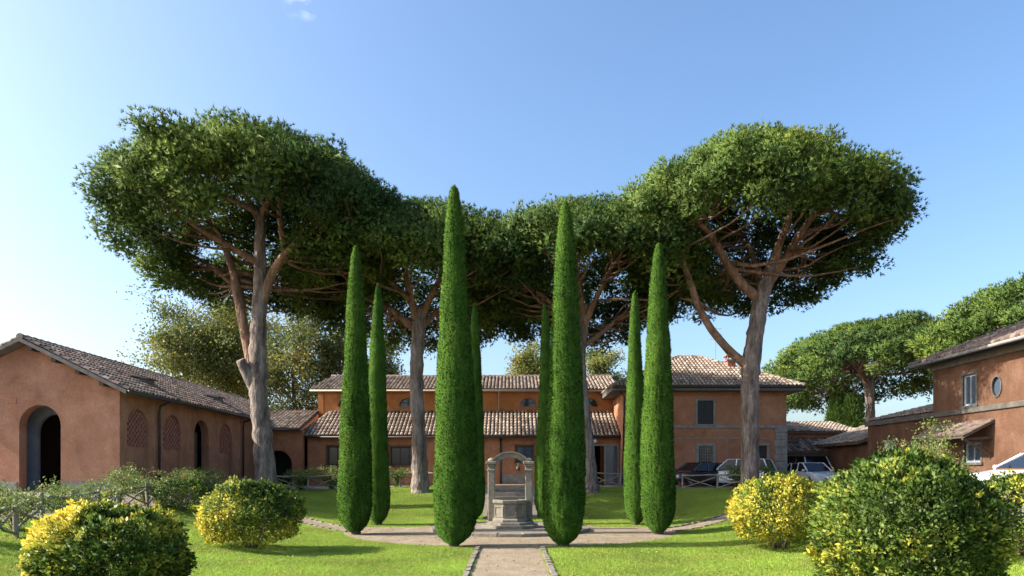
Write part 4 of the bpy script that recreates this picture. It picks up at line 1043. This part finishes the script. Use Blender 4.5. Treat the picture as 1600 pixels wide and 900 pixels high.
# ------------------------------------------------------------------ vehicles
def car(label, name, loc, rz, paint, L=4.2, W=1.76, H=1.48, kind='hatch', cat='car'):
    root = empty(name, loc, label, cat, 'cars parked by the buildings', rz=rz)
    h = L / 2; hw = W / 2; pm = M[paint]
    if kind == 'suv':   belt, cab = .98, [(-h + .12, .98), (-h + .42, H - .04), (-h + 1.2, H), (.35, H - .03), (1.1, 1.02)]; nose = .95
    elif kind == 'van': belt, cab = 1.15, [(-h + .05, 1.15), (-h + .15, H - .03), (-h + .8, H), (1.0, H - .05), (1.65, 1.18)]; nose = 1.05
    else:               belt, cab = .92, [(-h + .15, .92), (-h + .75, H - .05), (-h + 1.5, H), (.3, H - .03), (1.05, .95)]; nose = .88
    sec = [(-h, .38, belt - .12, .86), (-h + .1, .28, belt, .95), (-h + .9, .22, belt + .01, 1), (0, .22, belt, 1), (1.1, .22, belt - .02, 1), (h - .35, .26, nose - .1, .93), (h - .06, .30, nose - .22, .8), (h, .4, nose - .34, .72)]
    m = MB(); rings = []
    for x, zb, zt, w in sec:
        ww = hw * w; half = [(ww * .92, zb), (ww, zb + .14), (ww, (zb + zt) / 2 + .1), (ww * .97, zt - .05), (ww * .88, zt)]
        rings.append([(x, a, b) for a, b in half] + [(x, -a, b) for a, b in half[::-1]])
    nr = 10
    m.add([p for r in rings for p in r], [(i * nr + k, i * nr + (k + 1) % nr, (i + 1) * nr + (k + 1) % nr, (i + 1) * nr + k) for i in range(len(rings) - 1) for k in range(nr)] + [tuple(range(nr))[::-1], tuple((len(rings) - 1) * nr + k for k in range(nr))])
    body = m.build('body', pm, root, smooth=False, bevel=.03)
    # glasshouse with roof skin and pillars
    m = MB(); rings = []
    for x, z in cab:
        k = (z - belt) / (H - belt); ww = hw * (.90 - .14 * max(0, k))
        rings.append([(x, ww, z), (x, -ww, z)])
    def at(i, t): return rings[i][t]
    g = MB(); base = [(cab[0][0], hw * .88, belt - .03), (cab[-1][0], hw * .88, belt - .03)]
    poly = [(x, z) for x, z in cab]
    lft = [(x, hw * (.90 - .14 * max(0, (z - belt) / (H - belt))), z) for x, z in poly]; rgt = [(x, -y, z) for x, y, z in lft]
    n = len(lft); g.add(lft + rgt, [tuple(range(n)), tuple(range(2 * n - 1, n - 1, -1))] + [(i, i + n, i + n + 1, i + 1) for i in range(n - 1)] + [(0, n - 1, 2 * n - 1, n)])
    g.build('glass', M['car_glass'], root)
    r = MB()
    a, b, c = cab[1], cab[2], cab[3]
    r.hexa([(x, s * hw * .775, z + dz) for dz in (0.004, .045) for s in (-1, 1) for x, z in (a, c)]); r.build('roof', pm, root, bevel=.02)
    for s in (-1, 1):
        for (p, q) in ((cab[0], cab[1]), (cab[4], cab[3]), ((-.15, belt), (-.2, H - .03)), ((-h + 1.15, belt), (-h + 1.05, H - .03))):
            k0, k1 = .905, .77
            MB().tube([(p[0], s * hw * k0, p[1] - .02), (q[0], s * hw * k1, q[1] + .01)], .045, 6).build('pillar', pm, root)
    for s in (-1, 1):
        for x in (-h + .8, h - .85):
            t = MB(); prof = [(.18, -.10), (.30, -.105), (.325, -.07), (.325, .07), (.30, .105), (.18, .10)]; nn = 18
            vs_ = [(x + rr * math.cos(k * 2 * math.pi / nn), s * (hw - .12) + yy, .325 + rr * math.sin(k * 2 * math.pi / nn)) for rr, yy in prof for k in range(nn)]
            t.add(vs_, [(i * nn + k, i * nn + (k + 1) % nn, (i + 1) * nn + (k + 1) % nn, (i + 1) * nn + k) for i in range(len(prof) - 1) for k in range(nn)])
            wh = t.build('wheel', M['rubber'], root, smooth=True)
            t = MB(); vs_ = [(x + rr * math.cos(k * 2 * math.pi / nn), s * (hw - .12) + s * yy, .325 + rr * math.sin(k * 2 * math.pi / nn)) for rr, yy in ((.2, .095), (.19, .06), (.05, .085)) for k in range(nn)]
            t.add(vs_, [(i * nn + k, i * nn + (k + 1) % nn, (i + 1) * nn + (k + 1) % nn, (i + 1) * nn + k) for i in range(2) for k in range(nn)] + [tuple(2 * nn + k for k in range(nn))])
            t.build('rim', M['rim'], wh)
        MB().box(h - .22, h - .02, s * hw * .62 - .16, s * hw * .62 + .16, nose - .34, nose - .2).build('headlight', M['lamp_clear'], root, bevel=.03)
        MB().box(-h - .005, -h + .12, s * hw * .74 - .12, s * hw * .74 + .12, belt - .32, belt - .1).build('tail_light', M['lamp_red'], root, bevel=.02)
        MB().box(.82, .95, s * (hw + .09) - .08, s * (hw + .09) + .08, belt + .0, belt + .13).build('mirror', pm, root, bevel=.03)
    MB().box(-h - .03, -h + .05, -.26, .26, .52, .63).build('number_plate', M['white_paint'], root)
    MB().box(-h - .02, -h + .12, -hw * .84, hw * .84, .3, .42).build('bumper', M['rubber'], root, bevel=.03)
    return root
zc = 1.32
car('dark parked car behind the fence beside the right outer cypress', 'parked_car', (11.6, 42.2, zc), R_(205), 'car_dark', H=1.45)
car('white sport utility car parked partly behind the right pine trunk', 'parked_car', (14.0, 42.0, zc), R_(143), 'car_white', L=4.4, W=1.84, H=1.66, kind='suv')
car('white hatchback parked in front of the open shed', 'parked_car', (19.0, 43.2, zc), R_(-84), 'car_white', H=1.46)
car('white van standing inside the open shed', 'parked_van', (20.35, 46.6, zc), R_(-90), 'car_white', L=4.6, W=1.85, H=2.05, kind='van', cat='van')
car('white car parked at the right edge of the picture behind the shrubs', 'parked_car', (16.15, 20.5, G(16.15, 20.5) - .02), R_(176), 'car_white', L=4.3, W=1.82, H=1.4)

# ------------------------------------------------------------------ cypresses: an octagon round the well
for i, (px, py, d, h, lab, rs) in enumerate((
    (708.5, 857, 19.5, 10.32, 'tall clipped cypress, front of the ring, just left of the well', 1.0),
    (880, 857, 19.5, 9.87, 'tall clipped cypress, front of the ring, just right of the well', .96),
    (556, 832, 23.5, 9.92, 'clipped cypress, outermost on the left of the ring', .92),
    (1029, 830, 23.5, 10.0, 'clipped cypress, outermost on the right of the ring', .96),
    (590, 822, 27.5, 9.75, 'clipped cypress partly hidden behind the outermost left cypress', .80),
    (993, 820, 27.5, 9.45, 'clipped cypress partly hidden behind the outermost right cypress', .76),
    (741, 803, 31.0, 9.8, 'shaded clipped cypress at the back, left of the well arch', .74),
    (851, 803, 31.0, 9.8, 'shaded clipped cypress at the back, right of the well arch', .74))):
    cypress(px, py, d, h, lab, 100 + i, rs * .865, nbl=70000 if i < 4 else 30000)

# ------------------------------------------------------------------ umbrella pines
pine('great umbrella pine at the left, sawn limb stub on its forked trunk', 34.0, 402, 7.1, 12.5, 18.2,
     [(418, 765, 0, .60), (411, 690, 0, .50), (405, 630, 0, .47), (403, 570, 0, .48), (404, 510, 0, .40), (407, 440, 0, .36), (406, 380, 0, .29), (408, 330, -.3, .2)],
     [[(396, 585, 0, .34), (383, 520, .3, .29), (371, 460, .7, .27), (362, 415, 1.2, .24), (346, 375, 2, .18), (325, 340, 3, .1)],
      [(411, 470, 0, .3), (424, 430, -.2, .26), (446, 398, -.6, .24), (475, 370, -1.2, .19), (505, 354, -1.8, .14), (545, 340, -2.5, .08)],
      [(446, 400, -.5, .2), (440, 360, -.9, .17), (437, 320, -1.5, .13), (450, 285, -2.2, .08)],
      [(405, 412, 0, .22), (370, 392, -.6, .18), (325, 366, -1.5, .14), (280, 335, -2.5, .08)],
      [(407, 335, -.3, .18), (375, 318, -1.2, .15), (335, 302, -2.2, .1), (290, 290, -3.2, .07)],
      [(408, 335, -.3, .18), (425, 305, -1.2, .14), (440, 285, -2.2, .09)],
      [(406, 350, -.2, .15), (380, 300, -.8, .12), (345, 262, -1.8, .08)],
      [(455, 392, -.6, .14), (480, 345, .4, .11), (505, 310, 1.8, .07)],
      [(400, 610, 0, .36), (386, 583, -.2, .32), (376, 562, -.45, .27)],
      [(376, 455, 1.2, .18), (320, 410, 2.8, .13), (270, 390, 4.2, .08)]], 1, npuff=520, cy=34.6)
pine('great umbrella pine at the right with a long low limb left of its trunk', 35.0, 1172, 6.9, 12.7, 18.2,
     [(1172, 770, 0, .52), (1172, 690, 0, .46), (1172, 620, 0, .45), (1174, 565, 0, .50), (1182, 510, 0, .44), (1190, 466, 0, .42), (1205, 420, 0, .30), (1218, 380, -.2, .2)],
     [[(1166, 570, 0, .30), (1140, 548, -.1, .25), (1112, 515, -.3, .23), (1092, 480, -.6, .21), (1078, 440, -1.0, .19), (1060, 390, -1.6, .15), (1045, 350, -2, .09)],
      [(1190, 470, 0, .34), (1162, 447, -.2, .28), (1135, 410, -.6, .25), (1112, 370, -1.2, .2), (1085, 345, -2.0, .12), (1040, 330, -3, .07)],
      [(1196, 450, 0, .3), (1226, 405, -.1, .25), (1255, 358, -.6, .2), (1285, 320, -1.4, .12), (1310, 290, -2.2, .07)],
      [(1205, 420, 0, .26), (1222, 370, -.6, .2), (1235, 330, -1.4, .14), (1225, 290, -2, .08)],
      [(1245, 375, -.4, .16), (1290, 350, .6, .12), (1340, 330, 1.6, .07)],
      [(1192, 460, .2, .22), (1180, 410, 1.6, .17), (1165, 370, 3, .1)],
      [(1225, 405, 0, .18), (1265, 385, 2, .13), (1305, 375, 4, .08)]], 2, npuff=520, cy=35.3)
pine('umbrella pine left of the well, rising behind the outer left cypresses', 38.0, 650, 7.3, 11.2, 16.0,
     [(657, 768, 0, .52), (655, 690, 0, .42), (651, 610, 0, .41), (652, 550, 0, .40), (655, 505, 0, .38), (655, 480, 0, .3)],
     [[(655, 510, 0, .28), (640, 460, -.5, .22), (632, 420, -1.2, .16), (620, 380, -2, .08)],
      [(655, 505, 0, .28), (672, 465, -.2, .22), (690, 430, -1, .15), (705, 390, -2, .08)],
      [(655, 520, 0, .25), (625, 495, .4, .2), (590, 465, .8, .14), (545, 440, 1, .08)],
      [(656, 515, 0, .22), (690, 480, 1, .17), (735, 450, 2, .1)],
      [(640, 470, -.5, .14), (600, 430, -2, .11), (560, 400, -3, .07)]], 3, npuff=470, tpp=66, cy=38.3)
pine('umbrella pine right of the well, its leaning trunk behind the front right cypress', 38.0, 902, 7.0, 11.2, 15.7,
     [(925, 768, 0, .46), (917, 690, 0, .38), (909, 610, 0, .36), (906, 550, 0, .35), (911, 505, 0, .33), (914, 475, 0, .28)],
     [[(910, 520, 0, .24), (925, 480, -.4, .18), (945, 440, -1, .13), (960, 405, -2, .08)],
      [(908, 530, 0, .22), (880, 495, -.2, .17), (845, 460, -.5, .13), (805, 440, -1, .08)],
      [(912, 500, 0, .22), (905, 450, -1, .16), (900, 400, -2, .08)],
      [(906, 545, 0, .2), (940, 520, .5, .16), (975, 490, 1, .1)],
      [(912, 500, 0, .2), (885, 450, 1.5, .14), (860, 420, 3, .08)]], 4, npuff=460, tpp=66, cy=37.6)
pine('umbrella pine in the background standing in the gap behind the open shed', 60.0, 1345, 8.0, 9.2, 14.9,
     [(1360, 705, 0, .5), (1360, 650, 0, .42), (1358, 600, 0, .4), (1365, 570, 0, .3)],
     [[(1358, 605, 0, .3), (1335, 570, 0, .2), (1300, 540, -1, .1)], [(1362, 590, 0, .3), (1385, 555, 0, .2), (1420, 530, -1, .1)]], 5, npuff=330, tpp=52, bw=.07, blade=.36, tilt=.12)
pine('umbrella pine at the right edge rising over the roof of the right building', 46.0, 1650, 7.4, 9.8, 14.8,
     [(1650, 700, 0, .5), (1650, 640, 0, .42), (1650, 600, 0, .35), (1650, 560, 0, .3)],
     [[(1650, 600, 0, .3), (1610, 555, 0, .2), (1570, 530, -1, .1)], [(1650, 590, 0, .3), (1690, 550, 0, .2)]], 6, npuff=330, tpp=48, bw=.065, blade=.34)

# ------------------------------------------------------------------ plane trees and others behind
broadleaf(292, 478, 60, 72, 'olive-green plane tree, leftmost behind the roof of the left hall', 61, 15000)
broadleaf(380, 458, 64, 72, 'tall yellow-green plane tree behind the trunk of the left pine', 62, 16000, tint0=.5)
broadleaf(462, 482, 60, 60, 'open plane tree between the left pine trunk and the outermost left cypress', 63, 10000, tint0=.5)
broadleaf(530, 500, 62, 50, 'thin plane tree directly behind the outermost left cypress', 64, 8000, tint0=.46)
broadleaf(600, 520, 64, 36, 'small plane tree seen just right of the paired left cypresses', 65, 7000)
broadleaf(828, 530, 66, 36, 'yellowish round tree over the roof just left of the front right cypress', 66, 8000, tint0=.62)
broadleaf(938, 538, 66, 36, 'yellowish round tree over the roof between the right cypresses', 67, 8000, tint0=.58)
broadleaf(345, 520, 70, 75, 'greener plane tree low behind the left plane trees', 68, 9000, tint0=.3)
# small dark conifer below the background pine
def conifer(px, d, ztop, rx, label, seed):
    r = np.random.default_rng(seed); x = (px - CX) * d / F; z0 = G(x, d)
    root = empty('bushy_conifer', (x, d, z0), label, 'tree', 'dark conifers beside the shed')
    MB().tube([(x, d, z0 - .2), (x, d, z0 + 2)], .15, 8).build('trunk', M['bark'], root)
    n = 9000; t = r.random(n); a = r.random(n) * 6.283; rad = rx * np.sqrt(np.clip(1 - (t * 1.0) ** 2.4, .03, 1)) * (.65 + .35 * r.random(n)) * (1 + .2 * np.sin(a * 3 + t * 9))
    C = np.stack([x + rad * np.cos(a), d + rad * np.sin(a), z0 + .3 + (ztop - z0 - .3) * t], -1)
    D = unit(np.stack([np.cos(a), np.sin(a), a * 0 + .9], -1) + rand_dirs(r, n) * .5)
    V, Fc, k = blades(C, D, r.uniform(.25, .5, n), .13, r)
    link('crown', np_mesh('crown', V - np.array(LOC[root]), Fc, tint=np.repeat(np.clip(r.normal(.3, .15, n), 0, 1), 3)), M['pine'], root)
conifer(1310, 56, 8.6, 1.0, 'narrow dark conifer left of the background pine trunk', 71)
conifer(1332, 55, 8.3, 1.1, 'bushy dark conifer close against the background pine trunk', 72)

# ------------------------------------------------------------------ shrubs
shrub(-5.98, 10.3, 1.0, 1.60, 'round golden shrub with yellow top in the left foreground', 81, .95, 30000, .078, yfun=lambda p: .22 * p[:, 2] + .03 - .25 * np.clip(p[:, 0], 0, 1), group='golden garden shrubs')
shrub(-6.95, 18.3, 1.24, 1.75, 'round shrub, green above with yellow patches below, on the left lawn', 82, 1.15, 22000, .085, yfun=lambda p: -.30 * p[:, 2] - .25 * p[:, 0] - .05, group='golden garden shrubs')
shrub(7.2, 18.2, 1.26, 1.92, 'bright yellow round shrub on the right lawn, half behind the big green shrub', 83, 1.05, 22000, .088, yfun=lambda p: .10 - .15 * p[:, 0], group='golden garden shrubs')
shrub(5.72, 9.9, 1.16, 2.36, 'largest shrub, mostly green with a few yellow sprays, right foreground', 84, .62, 42000, .076, yfun=lambda p: -.06 - .10 * p[:, 2], group='golden garden shrubs')
shrub(10.0, 13.2, .95, 1.62, 'green and yellow shrub cut by the right edge of the picture', 85, 1.0, 14000, .07, group='golden garden shrubs')
shrub(-11.6, 24.2, .9, 1.15, 'small dark green shrub against the left fence', 86, .18, 10000, .07, name='green_shrub', group='golden garden shrubs')
# roses trailing over the fences
LR = [(-10.9, 14.2, 'rose bush cut by the left edge of the picture'), (-11.6, 16.0, 'rose bush in front of the arched gable doorway'), (-12.0, 18.2, 'rose bush under the right jamb of the arched doorway'),
      (-12.5, 20.3, 'rose bush along the left fence below the corner of the hall'), (-12.9, 22.4, 'tallest rose bush along the left fence'), (-13.1, 24.6, 'rose bush below the first lattice window'),
      (-13.2, 27.0, 'rose bush below the second lattice window'), (-13.2, 29.6, 'rose bush beside the green and yellow left lawn shrub')]
for i, (x, y, l) in enumerate(LR): rose(x, y, (1.2, 1.15, .9, 1.05, 1.45, 1.1, 1.25, 1.4)[i], 1.2, l, 200 + i, n=2100, tint0=.5)
for i, (x, y, h, l) in enumerate(((-11.5, 37.4, 1.2, 'rose bush on the back fence right of the left pine trunk'), (-10.0, 38.3, 1.25, 'pale rose bush on the back fence below the small dark window'), (-6.6, 39.9, 1.2, 'rose bush on the back fence beside the trunk of the pine left of the well'),
                                  (12.4, 37.2, 1.3, 'dark leafy bush on the back fence in front of the white sport utility car'), (13.9, 35.9, 1.3, 'leafy bush at the foot of the right pine trunk'))):
    rose(x, y, h, 1.2, l, 220 + i, n=2200, leaf=.10, tint0=.45 if i < 3 else .25)
for i, (x, y, h, l) in enumerate(((7.6, 13.0, 2.6, 'lanky rose bush sticking up over the left shoulder of the big green shrub'), (8.5, 13.6, 2.95, 'lanky rose bush sticking up behind the middle of the big green shrub'), (9.2, 14.6, 2.5, 'rose bush between the big green shrub and the white car'))):
    rose(x, y, h, .85, l, 240 + i, n=1700, stems=13, leaf=.06, tint0=.6)
def litter():
    r = np.random.default_rng(77); n = 2600; x = r.normal(0, 6, n); y = r.uniform(10, 38, n)
    k = (np.abs(x) < 12) & (np.hypot(x, y - 25.3) > 3.1); x, y = x[k], y[k]; n = len(x)
    C = np.stack([x, y, gz(x, y) + np.where(on_path(x, y), .028, .045)], -1); a = r.random(n) * 6.28
    D = unit(np.stack([np.cos(a), np.sin(a), r.normal(0, .15, n)], -1)); V, Fc, k = blades(C, D, r.uniform(.03, .075, n), .03, r, kite=True)
    V[:, 2] = np.maximum(V[:, 2], np.repeat(C[:, 2], 4) - .01)
    o = link('fallen_leaves', np_mesh('fallen_leaves', V, Fc, tint=np.repeat(r.random(n), 4)), leaf_mat('litter', [(0, (.10, .06, .03)), (.6, (.22, .14, .06)), (1, (.38, .28, .10))], trans=.1))
    tag(o, 'brown fallen leaves scattered over lawn and gravel', 'leaves', kind='stuff')
litter()
print('objects', len(bpy.data.objects), 'tris', sum(len(o.data.polygons) for o in bpy.data.objects if o.type == 'MESH'))
